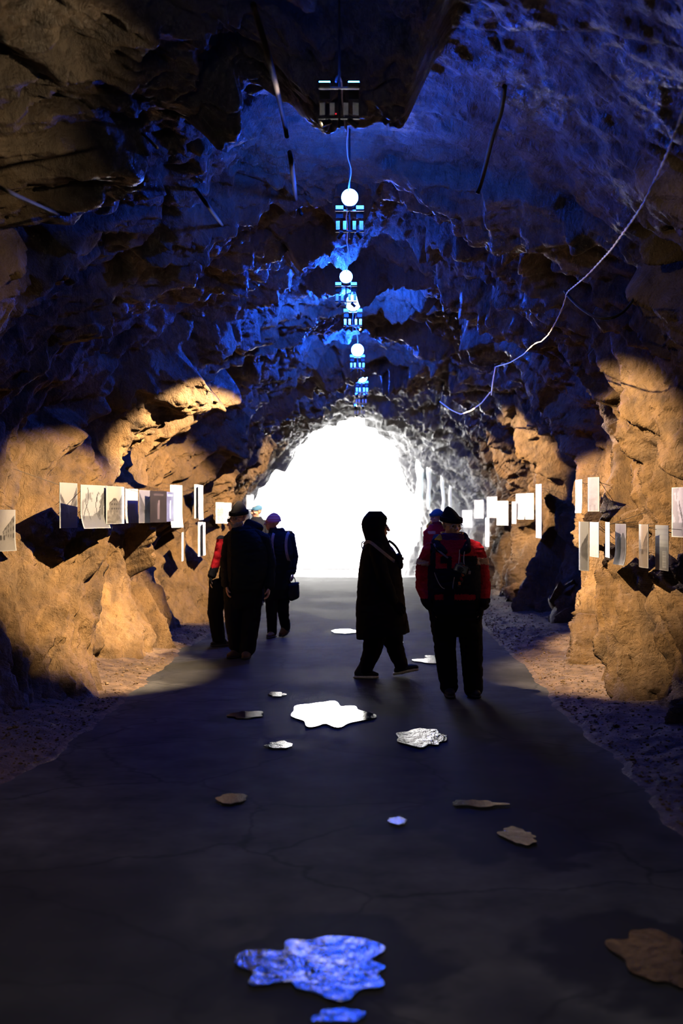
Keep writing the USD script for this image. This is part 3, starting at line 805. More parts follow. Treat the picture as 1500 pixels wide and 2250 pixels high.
#  x0, x1, y0, y1 in the photograph; width to height; depth or None; style; tint; brightness; bulge; label
PRINTS = [
    (-42, 34, 1120, 1212, 1.35, 8.9, "street", SEP, .8, 0.02, "dim brownish photo print at the left edge of the picture"),
    (131, 170, 1061, 1160, 0.95, 11.2, "street", SEP, .95, 0.0, "bright street photo print at the left end of the long row on the left wall"),
    (177, 236, 1066, 1161, 1.25, 11.9, "tree", GREY_T, 1, 0.05, "wide bulging tree photo print, second from the left in the row on the left wall"),
    (233, 273, 1069, 1151, 1.25, 12.9, "house", SEP, 1, 0.04, "curved print of old houses and a garden, third in the row on the left wall"),
    (275, 303, 1074, 1149, 1.0, 13.8, "pale", SEP, 1, 0.02, "very bright washed-out print, fourth in the row on the left wall"),
    (305, 330, 1077, 1149, 0.95, 14.7, "street", LILAC, .8, 0.0, "lilac street photo print, fifth in the row on the left wall"),
    (330, 366, 1079, 1148, 1.2, 15.4, "dark", (0.75, 0.6, 0.8), 1, 0.0, "dark purple print with a single candle-like figure, sixth in the row on the left wall"),
    (363, 382, 1081, 1146, 0.9, 16.2, "dark", (0.6, 0.7, 1.6), 1.4, 0.01, "dark blue print at the right end of the long row on the left wall"),
    (374, 400, 1066, 1159, 0.7, 17.0, "pale", SEP, 1, 0.03, "glowing tall pale print just behind the right end of the long row"),
    (427, 437, 1065, 1139, 0.75, 19.2, "pale", GREY_T, 1, 0.03, "left one of two upright edge-on prints beyond the long row, upper pair"),
    (436, 446, 1066, 1142, 0.75, 19.9, "street", SEP, 1, 0.01, "right one of two upright edge-on prints beyond the long row, upper pair"),
    (435, 446, 1147, 1222, 0.75, 19.4, "pale", GREY_T, 1, 0.03, "white edge-on print below the upper pair of upright prints"),
    (446, 451, 1148, 1220, 0.75, 20.0, "pale", GREY_T, 1, 0.01, "thin edge-on print right beside the white one below the upper pair"),
    (399, 403, 1170, 1233, 0.7, 17.6, "pale", GREY_T, 1, 0.0, "thin white edge-on print low on the left wall, below the glowing tall print"),
    (474, 492, 1104, 1150, 1.0, 22.3, "house", SEP, 1, 0.0, "small print just left of the bearded man's beanie, left one of two"),
    (493, 508, 1105, 1150, 0.9, 23.2, "street", GREY_T, 1, 0.0, "small print touching the bearded man's beanie, right one of two"),
    (541, 551, 1088, 1122, 1.0, 25.0, "dark", (1, 1, 1), 1, 0.0, "small dark print above the blue-hatted visitor by the mouth"),
    (551, 557, 1087, 1120, 0.8, 25.6, "pale", GREY_T, 1, 0.0, "small white print right beside the dark one by the left side of the mouth"),
    (567, 577, 1106, 1136, 0.8, 26.0, "pale", GREY_T, 1, 0.0, "last print on the left wall, at the very edge of the mouth"),
    (1475, 1532, 1070, 1181, 1.2, 9.9, "tree", LILAC, 1, 0.0, "large lilac tree photo print cut off by the right edge of the picture"),
    (1439, 1468, 1154, 1253, 0.8, 10.9, "text", GREY_T, .85, 0.0, "print with a small text panel, nearest in the lower row on the right wall"),
    (1403, 1424, 1152, 1247, 0.78, 11.7, "street", (1, .85, .78), .85, 0.02, "brownish street print, second from the right in the lower row on the right wall"),
    (1351, 1375, 1151, 1241, 0.85, 12.6, "house", LILAC, .8, 0.03, "grey print of rooftops, third from the right in the lower row on the right wall"),
    (1329, 1339, 1147, 1225, 0.8, 13.4, "street", SEP, 1, 0.0, "narrow yellowish print seen edge-on, fourth from the right in the lower row"),
    (1295, 1315, 1147, 1224, 0.85, 14.0, "pale", GREY_T, 1, 0.0, "bright white print, second from the left in the lower row on the right wall"),
    (1275, 1293, 1146, 1253, 0.7, 14.6, "street", GREY_T, .75, 0.05, "long grey curled print at the left end of the lower row on the right wall"),
    (1264, 1278, 1054, 1127, 0.75, 15.0, "pale", GREY_T, 1, 0.01, "upright white print high up, left one of the upper pair on the right wall"),
    (1298, 1316, 1049, 1124, 0.75, 14.3, "pale", LILAC, .85, 0.07, "curled white print high up, right one of the upper pair on the right wall"),
    (1177, 1189, 1064, 1182, 0.5, 18.9, "pale", GREY_T, 1, 0.0, "tall thin white print on the edge of the dark alcove"),
    (1154, 1172, 1084, 1141, 0.9, 19.3, "pale", GREY_T, 1, 0.03, "curved white print, right one of the pair left of the tall thin print"),
    (1133, 1153, 1085, 1141, 0.95, 19.9, "pale", GREY_T, 1, 0.03, "curved white print, left one of the pair left of the tall thin print"),
    (1091, 1116, 1101, 1154, 1.1, 21.2, "pale", GREY_T, 1, 0.0, "bright white print right of the brown print on the right wall"),
    (1069, 1092, 1091, 1138, 1.1, 22.0, "dark", (1.6, 1.1, .9), 1.6, 0.0, "brown print on the right wall, above the man in red's shoulder"),
    (1042, 1062, 1099, 1139, 1.1, 23.0, "pale", GREY_T, 1, 0.0, "white print just left of the brown print on the right wall"),
    (1066, 1074, 1138, 1201, 0.6, 22.2, "pale", GREY_T, 1, 0.0, "narrow tall white print below the brown print"),
    (1015, 1037, 1121, 1159, 1.1, 24.0, "pale", GREY_T, 1, 0.0, "white print directly beside the face of the man in red"),
    (1124, 1134, 1102, 1151, 0.6, 20.4, "dark", (1.5, .9, .6), 1.2, 0.0, "narrow brown print left of the pair of curved white prints"),
]
_ru = RV[:, 0] - AX(RV[:, 1])
WALLTREE = []
for sg in (-1, 1):
    k_ = (_ru * sg > 1.2) & (RV[:, 2] < 3.4)
    WALLTREE.append((cKDTree(RV[k_][:, 1:]), np.abs(_ru[k_])))


def wall_gap(p, side):
    """Room between a point and the rock of that wall, measured across the tunnel."""
    tr, au = WALLTREE[side]
    i = tr.query_ball_point(p[1:], 0.09)
    if not i:
        i = [tr.query(p[1:])[1]]
    return au[i].min() - abs(p[0] - AX(p[1]))


for k, (x0, x1, y0, y1, asp, d0, style, tint, br, bulge, lab) in enumerate(PRINTS):
    left = x0 < 700
    cx = (x0 + x1) / 2
    d = d0
    H = (y1 - y0) * d / F
    W = H * asp
    a = (x1 - x0) * d / F
    best = None
    for dd in np.arange(d0 + 1.6, d0 - 5.0, -0.1):        # step towards the camera until both edges are clear of the rock
        H = (y1 - y0) * dd / F
        W = max(H * asp, (x1 - x0) * dd / F * 1.02)
        A = P(x0, 0, dd)[:2]
        B = P(x1, 0, dd)[:2]
        # near edge at depth dd - e, far edge at dd + e
        e = 0.0
        for _ in range(12):
            n_, f_ = (P(x0, 0, dd - e), P(x1, 0, dd + e)) if left else (P(x0, 0, dd + e), P(x1, 0, dd - e))
            L_ = np.linalg.norm((n_ - f_)[:2])
            e = max(0.0, e + 0.45 * (W - L_))
        zc = EYE - ((y0 + y1) / 2 - 1125) * dd / F
        pts_ = [np.array([*(n_[:2] + (f_[:2] - n_[:2]) * q), zc + h_ * H]) for q in (0, 0.5, 1) for h_ in (-0.5, 0, 0.5)]
        gap = min(wall_gap(q, 0 if left else 1) for q in pts_)
        seen = min(hit(750 + q[0] / q[1] * F, 1125 - (q[2] - EYE) / q[1] * F, 5) - q[1] for q in pts_)
        if gap > 0.05 and seen > 0.0:
            best = (n_, f_, zc, H, W, dd)
            break
    if best is None:
        best = (n_, f_, zc, H, W, dd)
        print("print", k, "no clear place", gap)
    p0, p1, zc, H, W, dd = best
    print("print", k, "depth", round(dd, 1), "wanted", d0, "size %.2f x %.2f" % (W, H))
    u = p1 - p0
    u[2] = 0
    Wd = np.linalg.norm(u)
    u /= Wd
    nrm = np.array([u[1], -u[0], 0])                 # towards the tunnel's middle and the camera
    if (np.array([AX(dd), dd, 0]) - np.array([*p0[:2], 0])) @ nrm < 0:
        nrm = -nrm
    nx, ny = 44, 44
    s, t = np.meshgrid(np.linspace(0, 1, nx), np.linspace(0, 1, ny))
    base = np.array([p0[0], p0[1], zc - H / 2])
    curl = bulge * (np.sin(np.pi * s) if k % 2 else 1.6 * np.clip(0.35 - t, 0, 1) ** 1.5 * 2.2)
    v = base + u * (s[..., None] * Wd) + np.array([0, 0, 1.0]) * (t[..., None] * H) + nrm * curl[..., None]
    v = v.reshape(-1, 3)
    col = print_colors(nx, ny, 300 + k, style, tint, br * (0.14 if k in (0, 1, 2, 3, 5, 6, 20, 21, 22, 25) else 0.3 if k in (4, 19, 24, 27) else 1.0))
    f = grid_faces(ny, nx)
    if np.cross(v[1] - v[0], v[nx] - v[0]) @ nrm < 0:
        f = f[:, ::-1]
        if np.dot(u, [1, 0, 0]) < 0 or True:
            pass
    t_ = thing("photo_print", lab, "photo print", base)
    obj("sheet", (v, f), PRINT, t_, smooth=True, attrs={"print_color": col})
    bk = v - nrm * 0.004
    rim = np.concatenate([np.arange(nx), np.arange(1, ny) * nx + nx - 1, (ny - 1) * nx + np.arange(nx - 2, -1, -1), np.arange(ny - 2, 0, -1) * nx])
    q = np.arange(len(rim))
    nv = len(v)
    side = np.concatenate([np.stack([rim, rim[(q + 1) % len(rim)], rim[(q + 1) % len(rim)] + nv], 1), np.stack([rim, rim[(q + 1) % len(rim)] + nv, rim + nv], 1)])
    allv = np.vstack([v - nrm * 0.0006, bk])
    obj("backing", (allv, np.vstack([f[:, ::-1] + nv, side])), PAPER_BACK, t_, smooth=False)
    for sx in (0.12, 0.88):
        a_ = base + u * Wd * sx + np.array([0, 0, H * 0.93]) - nrm * 0.004
        dist, i = ROCKTREE.query(a_ - nrm * 0.15)
        b_ = RV[i] - RN[i] * 0.03
        if dist > 0.8:
            b_ = a_ - nrm * 0.5
        obj("mounting_wire", tube([a_, (a_ + b_) / 2, b_], 0.0025, 6), BLACK_METAL, t_)

# ------------------------------------------------------------------ people
def ball(c, r, seg=20):
    s = Manifold.sphere(1.0, seg)
    r = np.broadcast_to(np.asarray(r, float), 3)
    return s.scale([float(x) for x in r]).translate([float(x) for x in c])


def chain(pts, radii, seg=20):
    """Tapered limb: hulls of neighbouring balls, joined."""
    out = []
    for a, b, ra, rb in zip(pts[:-1], pts[1:], radii[:-1], radii[1:]):
        out.append(Manifold.batch_hull([ball(a, ra, seg), ball(b, rb, seg)]))
    return out


def loft(st, n=40, power=2.4):
    """Closed body from stations (z, x0, x1, half thickness, centre y), superelliptic sections."""
    st = sorted(st, key=lambda s: s[0])
    z = np.array([s[0] for s in st])
    par = np.array([[(s[1] + s[2]) / 2, (s[2] - s[1]) / 2, s[3], s[4]] for s in st])
    zz = np.linspace(z[0], z[-1], max(6, int((z[-1] - z[0]) / 0.025)))
    q = np.stack([np.interp(zz, z, par[:, k]) for k in range(4)], 1)
    from scipy.ndimage import gaussian_filter1d
    q = gaussian_filter1d(q, 1.2, axis=0, mode="nearest")
    ang = np.arange(n) * 2 * np.pi / n
    c, s = np.cos(ang), np.sin(ang)
    ex = 2 / power
    cx, sx = np.sign(c) * np.abs(c) ** ex, np.sign(s) * np.abs(s) ** ex
    v = np.stack([q[:, 0:1] + q[:, 1:2] * cx, q[:, 3:4] + q[:, 2:3] * sx, np.broadcast_to(zz[:, None], (len(zz), n))], -1).reshape(-1, 3)
    f = grid_faces(len(zz), n, True)
    v = np.vstack([v, [q[0, 0], q[0, 3], zz[0]], [q[-1, 0], q[-1, 3], zz[-1]]])
    k = np.arange(n)
    a = len(zz) * n
    f = np.vstack([f, np.stack([np.full(n, a), (k + 1) % n, k], 1), np.stack([np.full(n, a + 1), a - n + k, a - n + (k + 1) % n], 1)])
    return Manifold(manifold3d.Mesh(v.astype(np.float32), f.astype(np.uint32)))


def blend(parts, length=0.02, it=10, wrinkle=0.0, freq=14.0, seed=1, stretch=(1, 1, 1.6)):
    m = Manifold.batch_boolean(parts, manifold3d.OpType.Add).refine_to_length(length)
    v, f, _ = meshkit.arrays(m)
    t = trimesh.Trimesh(v, f, process=True)
    v0 = np.array(t.vertices)
    trimesh.smoothing.filter_taubin(t, 0.5, 0.52, it)
    dv_ = np.array(t.vertices) - v0
    k_ = np.linalg.norm(dv_, axis=1, keepdims=True)
    t.vertices = v0 + dv_ * np.minimum(1, 0.02 / np.maximum(np.nan_to_num(k_, nan=1.0), 1e-9)) if np.isfinite(dv_).all() else v0
    if wrinkle:
        v = np.array(t.vertices)
        w = 1 - np.abs(2 * meshkit.fbm(v * freq * np.array(stretch) + seed, 3, seed) - 1)
        t.vertices = v + t.vertex_normals * ((w - 0.75) * wrinkle)[:, None]
    return t


def hand(wrist, tip_dir, palm_n, size=1.0, curl=0.5, side=1):
    """Palm, four unequal bent fingers and a thumb from the palm's side, as manifolds."""
    w, d = np.asarray(wrist, float), np.asarray(tip_dir, float)
    d /= np.linalg.norm(d)
    n = np.asarray(palm_n, float)
    n = n - d * (n @ d)
    n /= np.linalg.norm(n)
    b = np.cross(d, n) * side                          # towards the thumb
    S = size
    k0 = w + d * 0.085 * S
    out = [Manifold.batch_hull([ball(w + b * o * 0.6, 0.018 * S, 10) for o in (-0.022 * S, 0.022 * S)] + [ball(k0 + b * o, 0.0125 * S, 10) for o in (-0.033 * S, 0.033 * S)])]
    for i, (o, ln) in enumerate(((0.033, 0.072), (0.011, 0.08), (-0.011, 0.075), (-0.033, 0.058))):
        p, pts, rr, a = k0 + b * o * S, [], [], curl * 0.35
        pts.append(p)
        for j, fr in enumerate((0.45, 0.32, 0.23)):
            dd = d * math.cos(a) + n * math.sin(a)
            p = p + dd * ln * fr * S
            pts.append(p)
            a += curl * 0.95
        out += chain(pts, [0.0095 * S, 0.0088 * S, 0.008 * S, 0.007 * S], 10)
    p = w + d * 0.03 * S + b * 0.026 * S
    q = p + (d * 0.6 + b * 0.75 + n * 0.2) * 0.035 * S
    out += chain([p, q, q + (d * 0.9 + b * 0.25 + n * 0.35) * 0.03 * S, q + (d * 0.9 + b * 0.1 + n * 0.5) * 0.052 * S], [0.014 * S, 0.011 * S, 0.0095 * S, 0.008 * S], 10)
    return out


def head_parts(c, yaw, pitch, S=1.0):
    """The head's manifolds, the frame matrix; local x right of the face, -y forward, z up, centre between the ears."""
    R = trimesh.transformations.rotation_matrix(yaw, [0, 0, 1]) @ trimesh.transformations.rotation_matrix(pitch, [1, 0, 0])
    M = R.copy()
    M[:3, 3] = c
    L = lambda p: M[:3, :3] @ (np.asarray(p, float) * S) + c
    b = lambda p, r: ball((0, 0, 0), np.broadcast_to(r, 3) * S, 20).transform(np.hstack([M[:3, :3], L(p)[:, None]]))
    out = [b((0, 0.012, 0.03), (0.076, 0.096, 0.088)),
           Manifold.batch_hull([b((0, -0.03, 0.0), (0.066, 0.062, 0.06)), b((0, -0.055, -0.085), (0.028, 0.028, 0.022)), b((0.042, -0.005, -0.06), 0.022), b((-0.042, -0.005, -0.06), 0.022)]),
           Manifold.batch_hull([b((0, -0.092, 0.012), 0.007), b((0, -0.113, -0.026), 0.0105), b((0.013, -0.098, -0.03), 0.008), b((-0.013, -0.098, -0.03), 0.008)]),
           Manifold.batch_hull([b((0.03, -0.083, 0.022), 0.012), b((-0.03, -0.083, 0.022), 0.012)]),
           Manifold.batch_hull([b((0.018, -0.084, -0.052), 0.006), b((-0.018, -0.084, -0.052), 0.006), b((0, -0.092, -0.05), 0.006)]),
           Manifold.batch_hull([b((0.014, -0.083, -0.062), 0.006), b((-0.014, -0.083, -0.062), 0.006), b((0, -0.088, -0.063), 0.007)])]
    for s in (-1, 1):
        out.append(Manifold.batch_hull([b((s * 0.036, -0.068, -0.018), (0.022, 0.02, 0.016)), b((s * 0.04, -0.05, -0.03), 0.02)]))
        out.append(Manifold.batch_hull([b((s * 0.077, 0.012, 0.018), (0.007, 0.014, 0.02)), b((s * 0.074, 0.008, -0.02), (0.006, 0.01, 0.012))]))
    return out, M, L


def eyes(par, M, L, S, seed=0):
    for s in (-1, 1):
        e = trimesh.creation.icosphere(2, 0.0125 * S)
        e.apply_translation(L((s * 0.031, -0.078, 0.002)))
        obj("eye", e, EYE_MAT, par)


def glasses(par, M, L, S, mat):
    ms = []
    for s in (-1, 1):
        a = np.linspace(0, 2 * np.pi, 25)
        ms.append(tube([L((s * 0.034 + 0.024 * math.cos(t), -0.103, 0.0 + 0.019 * math.sin(t))) for t in a], 0.0022 * S, 6, False))
        ms.append(tube([L((s * 0.058, -0.101, 0.006)), L((s * 0.075, -0.06, 0.008)), L((s * 0.081, 0.005, 0.012))], 0.0022 * S, 6))
    ms.append(tube([L((-0.01, -0.105, 0.004)), L((0, -0.108, 0.007)), L((0.01, -0.105, 0.004))], 0.0022 * S, 6))
    g = obj("glasses", cat(*ms), mat, par, label="thin-rimmed glasses")
    for s in (-1, 1):
        a = np.linspace(0, 2 * np.pi, 20, endpoint=False)
        v = np.vstack([[L((s * 0.034, -0.103, 0.0))]] + [[L((s * 0.034 + 0.0225 * math.cos(t), -0.103, 0.0175 * math.sin(t)))] for t in a])
        f = [[0, 1 + k, 1 + (k + 1) % 20] for k in range(20)]
        obj("lens", (v, f), LENS_GLASS, g, smooth=False)


def beanie(par, M, L, S, mat, top=0.155, lean=0.0, cuff=True, point=0.0, brim=0.030, label=None, name="beanie"):
    """Knitted hat: ribbed dome with a turned-up cuff."""
    n, zz = 64, np.linspace(0, 1, 26)
    v = []
    for t in zz:
        r = (1 - t ** (2.2 - point)) ** 0.62 if t < 1 else 0.0
        r = max(r, 0.02)
        z = brim + (top - brim) * t
        for k in range(n):
            a = 2 * np.pi * k / n
            rib = 1 + 0.018 * math.cos(a * 32) * (r > 0.15)
            v.append(L((0.09 * r * rib * math.cos(a) + lean * t * t, 0.012 + 0.111 * r * rib * math.sin(a) + 0.012 * t, z + (0.012 * math.sin(a)) * (1 - t))))
    v = np.array(v)
    v = np.vstack([v, [L((lean, 0.02, top + 0.003))]])
    f = grid_faces(len(zz), n, True)
    k = np.arange(n)
    f = np.vstack([f, np.stack([np.full(n, len(v) - 1), (len(zz) - 1) * n + k, (len(zz) - 1) * n + (k + 1) % n], 1)])
    h = obj(name, (v, f), mat, par, smooth=True, label=label)
    if cuff:
        w = []
        for z, rr in ((-0.002, 1.0), (0.0, 1.07), (0.02, 1.09), (0.042, 1.07), (0.046, 0.98)):
            for k in range(n):
                a = 2 * np.pi * k / n
                rib = 1 + 0.02 * math.cos(a * 32)
                w.append(L((0.09 * rr * rib * math.cos(a), 0.012 + 0.111 * rr * rib * math.sin(a), brim + z + 0.012 * math.sin(a))))
        obj("cuff", (np.array(w), grid_faces(5, n, True)), mat, h, smooth=True)
    return h


def boot(par, ankle, toe, mat, sole, h=0.10, w=0.047, label=None, lift=0.0):
    """A laced boot from the ankle to the toe, standing on the ground, with its sole as a sub-part."""
    a, t = np.asarray(ankle, float), np.asarray(toe, float)
    d = t - a
    d[2] = 0
    ln = np.linalg.norm(d)
    d /= ln
    g0, g1 = a[2], t[2]
    heel = np.array([a[0], a[1], 0]) - d * 0.06
    hz = lambda k: g0 + (g1 - g0) * k
    up = np.array([0, 0, 1.0])
    parts = [Manifold.batch_hull([ball(heel + d * 0.02 + up * (g0 + 0.05), (w * .85, w * .85, 0.04), 14), ball(heel + d * 0.075 + up * (g0 + h + 0.03), w * 0.95, 14), ball(heel + d * 0.06 + up * (g0 + 0.05), w * .9, 14)]),
             Manifold.batch_hull([ball(heel + d * 0.08 + up * (g0 + 0.055), w * .9, 14), ball(heel + d * 0.03 + up * (g0 + 0.045), w * .82, 14), ball(heel + d * (ln * 0.75) + up * (hz(.7) + 0.045), (w, w, 0.035), 14), ball(heel + d * (ln + 0.035) + up * (g1 + 0.037), (w * 0.75, w * .75, 0.027), 14)])]
    b = obj("boot", blend(parts, 0.015, 6, 0.006, 20, 5), mat, par, label=label)
    q = []
    for k, wd in ((-0.02, .62), (0.05, 0.95), (0.12, 0.85), (ln * 0.75, 1.05), (ln + 0.03, 0.8), (ln + 0.06, 0.4)):
        kk = np.clip(k / ln, 0, 1)
        for s in (-1, 1):
            q.append(ball(heel + d * k + np.array([-d[1], d[0], 0]) * s * w * wd * 0.8 + up * (hz(kk) + 0.014), (0.012, 0.012, 0.0135), 8))
    obj("sole", Manifold.batch_hull(q), sole, b)


def strap(par, pts, w, mat, name="strap", label=None, th=0.004, n=40):
    """A flat band through the points."""
    p = np.asarray(pts, float)
    t = np.linspace(0, 1, len(p))
    p = CubicSpline(t, p)(np.linspace(0, 1, n)) if len(p) > 2 else p[0] + (p[1] - p[0]) * np.linspace(0, 1, n)[:, None]
    tg = np.gradient(p, axis=0)
    tg /= np.linalg.norm(tg, axis=1, keepdims=True)
    out = np.array([0, -1.0, 0])
    s = np.cross(tg, out)
    s /= np.linalg.norm(s, axis=1, keepdims=True) + 1e-9
    o = np.cross(s, tg)
    v = np.stack([p + s * w / 2 + o * th, p + s * w / 2 - o * th, p - s * w / 2 - o * th, p - s * w / 2 + o * th], 1).reshape(-1, 3)
    f = grid_faces(n, 4, True)
    f = np.vstack([f, [[0, 1, 2], [0, 2, 3]], [[4 * n - 4, 4 * n - 2, 4 * n - 3], [4 * n - 4, 4 * n - 1, 4 * n - 2]]])
    return obj(name, (v, f), mat, par, smooth=30, label=label)


SKIN = simple("skin", (0.36, 0.19, 0.13), 0.55, noise=0.08, scale=6)
EYE_MAT = simple("eye", (0.12, 0.09, 0.08), 0.2)
LENS_GLASS = usdkit.material(stage, "/World/Looks/lens_glass", {"t": ("transparent_bsdf", {}), "g": ("glossy_bsdf", {"roughness": 0.02}), "f": ("fresnel", {"IOR": 1.5}), "m": ("mix_closure", {})},
                             [("f.fac", "m.fac"), ("t.BSDF", "m.closure1"), ("g.BSDF", "m.closure2")], surface="m.closure")


def cloth(name, c, rough=0.85, noise=0.2):
    return simple(name, c, rough, noise=noise, scale=60, bump=0.35, bscale=350, spec=0.06)


RED = cloth("red_cloth", (0.24, 0.008, 0.016))
DARK_RED = cloth("dark_red_cloth", (0.16, 0.008, 0.02))
NAVY = cloth("navy_cloth", (0.006, 0.007, 0.012))
BLACKC = cloth("black_cloth", (0.005, 0.005, 0.006))
TROUSER = cloth("dark_trouser_cloth", (0.006, 0.006, 0.008))
BROWN_C = cloth("olive_brown_cloth", (0.016, 0.013, 0.010))
TEAL_C = cloth("dark_teal_cloth", (0.006, 0.009, 0.011))
BLUE_KNIT = cloth("blue_knit", (0.03, 0.085, 0.16))
BLACK_KNIT = cloth("black_knit", (0.008, 0.008, 0.010), 0.95)
PINK_KNIT = usdkit.material(stage, "/World/Looks/pink_knit", {"g": ("geometry", {}), "w": ("wave_texture", {"scale": 9.0, "distortion": 5.0, "wave_type": "bands", "bands_direction": "z"}),
                            "r": ("rgb_ramp", {"ramp": [(0.2, (0.30, 0.06, 0.10)), (0.55, (0.42, 0.14, 0.12)), (0.85, (0.32, 0.16, 0.2))]}), "p": ("principled_bsdf", {"roughness": 0.95})},
                            [("g.position", "w.vector"), ("w.fac", "r.fac"), ("r.color", "p.base_color")], surface="p.BSDF")
PURPLE_C = cloth("purple_scarf_cloth", (0.055, 0.014, 0.05))
YELLOW_C = cloth("yellow_cloth", (0.52, 0.30, 0.03))
GREYBAND = cloth("reflective_band", (0.30, 0.19, 0.16), 0.5)
STRAP_C = cloth("grey_strap", (0.16, 0.13, 0.14), 0.6)
CORD_C = cloth("tan_cord", (0.36, 0.24, 0.16), 0.7)
BEARD = cloth("grey_beard", (0.22, 0.2, 0.19), 0.9)
BOOT_B = cloth("black_boot", (0.012, 0.012, 0.014), 0.6)
BOOT_BR = cloth("brown_boot", (0.075, 0.045, 0.025), 0.6)
SOLE_L = cloth("pale_sole", (0.30, 0.26, 0.19), 0.7)
SOLE_D = cloth("dark_sole", (0.03, 0.028, 0.026), 0.7)
BAG_C = cloth("black_bag_cloth", (0.01, 0.01, 0.012), 0.7)
SHELL = simple("camera_shell", (0.015, 0.015, 0.017), 0.35)
ORANGE = simple("orange_tag", (0.5, 0.10, 0.02), 0.6)


class Fig:
    """Turns the photograph's pixels at the person's own depth into points of the place."""

    def __init__(s, d, px, py):
        s.d, s.k = d, d / F
        s.base = P(px, py, d)

    def q(s, px, py, dy=0.0):
        return P(px, py, s.d) + [0, dy, 0]

    def z(s, py):
        return EYE - (py - 1125) * s.k

    def st(s, *rows_):
        """Stations from (py, left px, right px, half thickness, dy)."""
        return [(s.z(r[0]), (r[1] - 750) * s.k, (r[2] - 750) * s.k, r[3], s.d + (r[4] if len(r) > 4 else 0)) for r in rows_]


def thin(st, k=0.82, cut=0.02):
    return [(z, x0 + (x1 - x0) * (1 - k) / 2, x1 - (x1 - x0) * (1 - k) / 2, t * k, y) for z, x0, x1, t, y in st]


def make_body(par, heads, neck, st, arms, legs, hands):
    parts = list(heads) + chain(*neck) + [loft(thin(st))]
    for pts, rr in arms + legs:
        parts += chain(pts, [r * 0.62 for r in rr])
    for h in hands:
        parts += h
    return obj("body", blend(parts, 0.012, 5), SKIN, par)


# --- the man in the red jacket
f = Fig(10.35, 1003, 1528)
par = thing("person", "person in a red and black jacket, cords across the chest, facing the camera", "person", [f.base[0], f.base[1], 0])
hc = f.q(992, 1155, 0.0)
hd, M, L = head_parts(hc, 0.42, 0.06, 1.0)
tor = f.st((1186, 968, 1022, .10), (1194, 952, 1036, .13), (1204, 944, 1047, .15), (1225, 940, 1052, .17), (1260, 939, 1053, .185), (1300, 937, 1055, .185), (1332, 941, 1054, .175), (1346, 945, 1052, .16))
armL = ([f.q(947, 1212), f.q(933, 1245, .02), f.q(931, 1285, .03), f.q(944, 1325, -.06)], [.082, .079, .076, .058])
armR = ([f.q(1044, 1210), f.q(1055, 1245, .02), f.q(1060, 1286, .03), f.q(1058, 1324, -.06)], [.082, .078, .076, .058])
legL = ([f.q(974, 1352), f.q(978, 1438, -.01), f.q(986, 1507, 0)], [.115, .096, .082])
legR = ([f.q(1030, 1352), f.q(1036, 1438, -.01), f.q(1039, 1512, -.02)], [.115, .098, .084])
hL = hand(f.q(944, 1327, -.06), (0.15, -.2, -1), (0.9, 0.2, 0), 0.95, 0.6, 1)
hR = hand(f.q(1058, 1326, -.06), (-0.15, -.2, -1), (-0.9, 0.2, 0), 0.95, 0.6, -1)
make_body(par, hd, ([f.q(991, 1172, .01), f.q(994, 1200, .02)], [.06, .075]), tor, [armL, armR], [legL, legR], [hL, hR])
jk = obj("jacket", blend([loft(tor)] + chain(*armL) + chain(*armR) + [Manifold.batch_hull([ball(f.q(972, 1190), .05), ball(f.q(947, 1212), .075), ball(f.q(1018, 1190), .05), ball(f.q(1044, 1210), .075)])], 0.014, 8, 0.026, 13, 3, (.6, 1, 2.2)), RED, par, label="red padded survival jacket with black panels")
# black panels lie on the front of the jacket: made from its own surface, pushed out
jm = blend([loft(tor)] + chain(*armL) + chain(*armR) + [Manifold.batch_hull([ball(f.q(972, 1190), .05), ball(f.q(947, 1212), .075), ball(f.q(1018, 1190), .05), ball(f.q(1044, 1210), .075)])], 0.014, 8, 0.026, 13, 3, (.6, 1, 2.2))


def patch(mesh, f, test, name, mat, par, out=0.006, label=None, back=False):
    """The faces of a garment for which test(px, py, normal y) holds, raised by out, as a panel sewn on it."""
    tm = mesh.copy()
    c = tm.triangles_center
    px = 750 + c[:, 0] / c[:, 1] * F
    py = 1125 - (c[:, 2] - EYE) / c[:, 1] * F
    ny = tm.face_normals[:, 1]
    keep = test(px, py, ny)
    if not keep.any():
        return None
    vn = tm.vertex_normals
    v = np.array(tm.vertices) + vn * out
    idx = np.nonzero(keep)[0]
    adj = tm.face_adjacency
    adj = adj[keep[adj].all(1)]
    for comp in trimesh.graph.connected_components(adj, nodes=idx, min_len=12):
        sub = trimesh.Trimesh(v, tm.faces[comp], process=False)
        sub.remove_unreferenced_vertices()
        inner = trimesh.Trimesh(np.array(tm.vertices) - vn * 0.004, tm.faces[comp][:, ::-1], process=False)
        inner.remove_unreferenced_vertices()
        bd = np.array([e for e in trimesh.grouping.group_rows(np.sort(sub.edges, axis=1), require_count=1)])
        e_ = sub.edges[bd]
        n_ = len(sub.vertices)
        wall_ = np.vstack([np.stack([e_[:, 1], e_[:, 0], e_[:, 0] + n_], 1), np.stack([e_[:, 1], e_[:, 0] + n_, e_[:, 1] + n_], 1)])
        obj(name, (np.vstack([sub.vertices, inner.vertices]), np.vstack([sub.faces, inner.faces + n_, wall_])), mat, par, smooth=40, label=label)


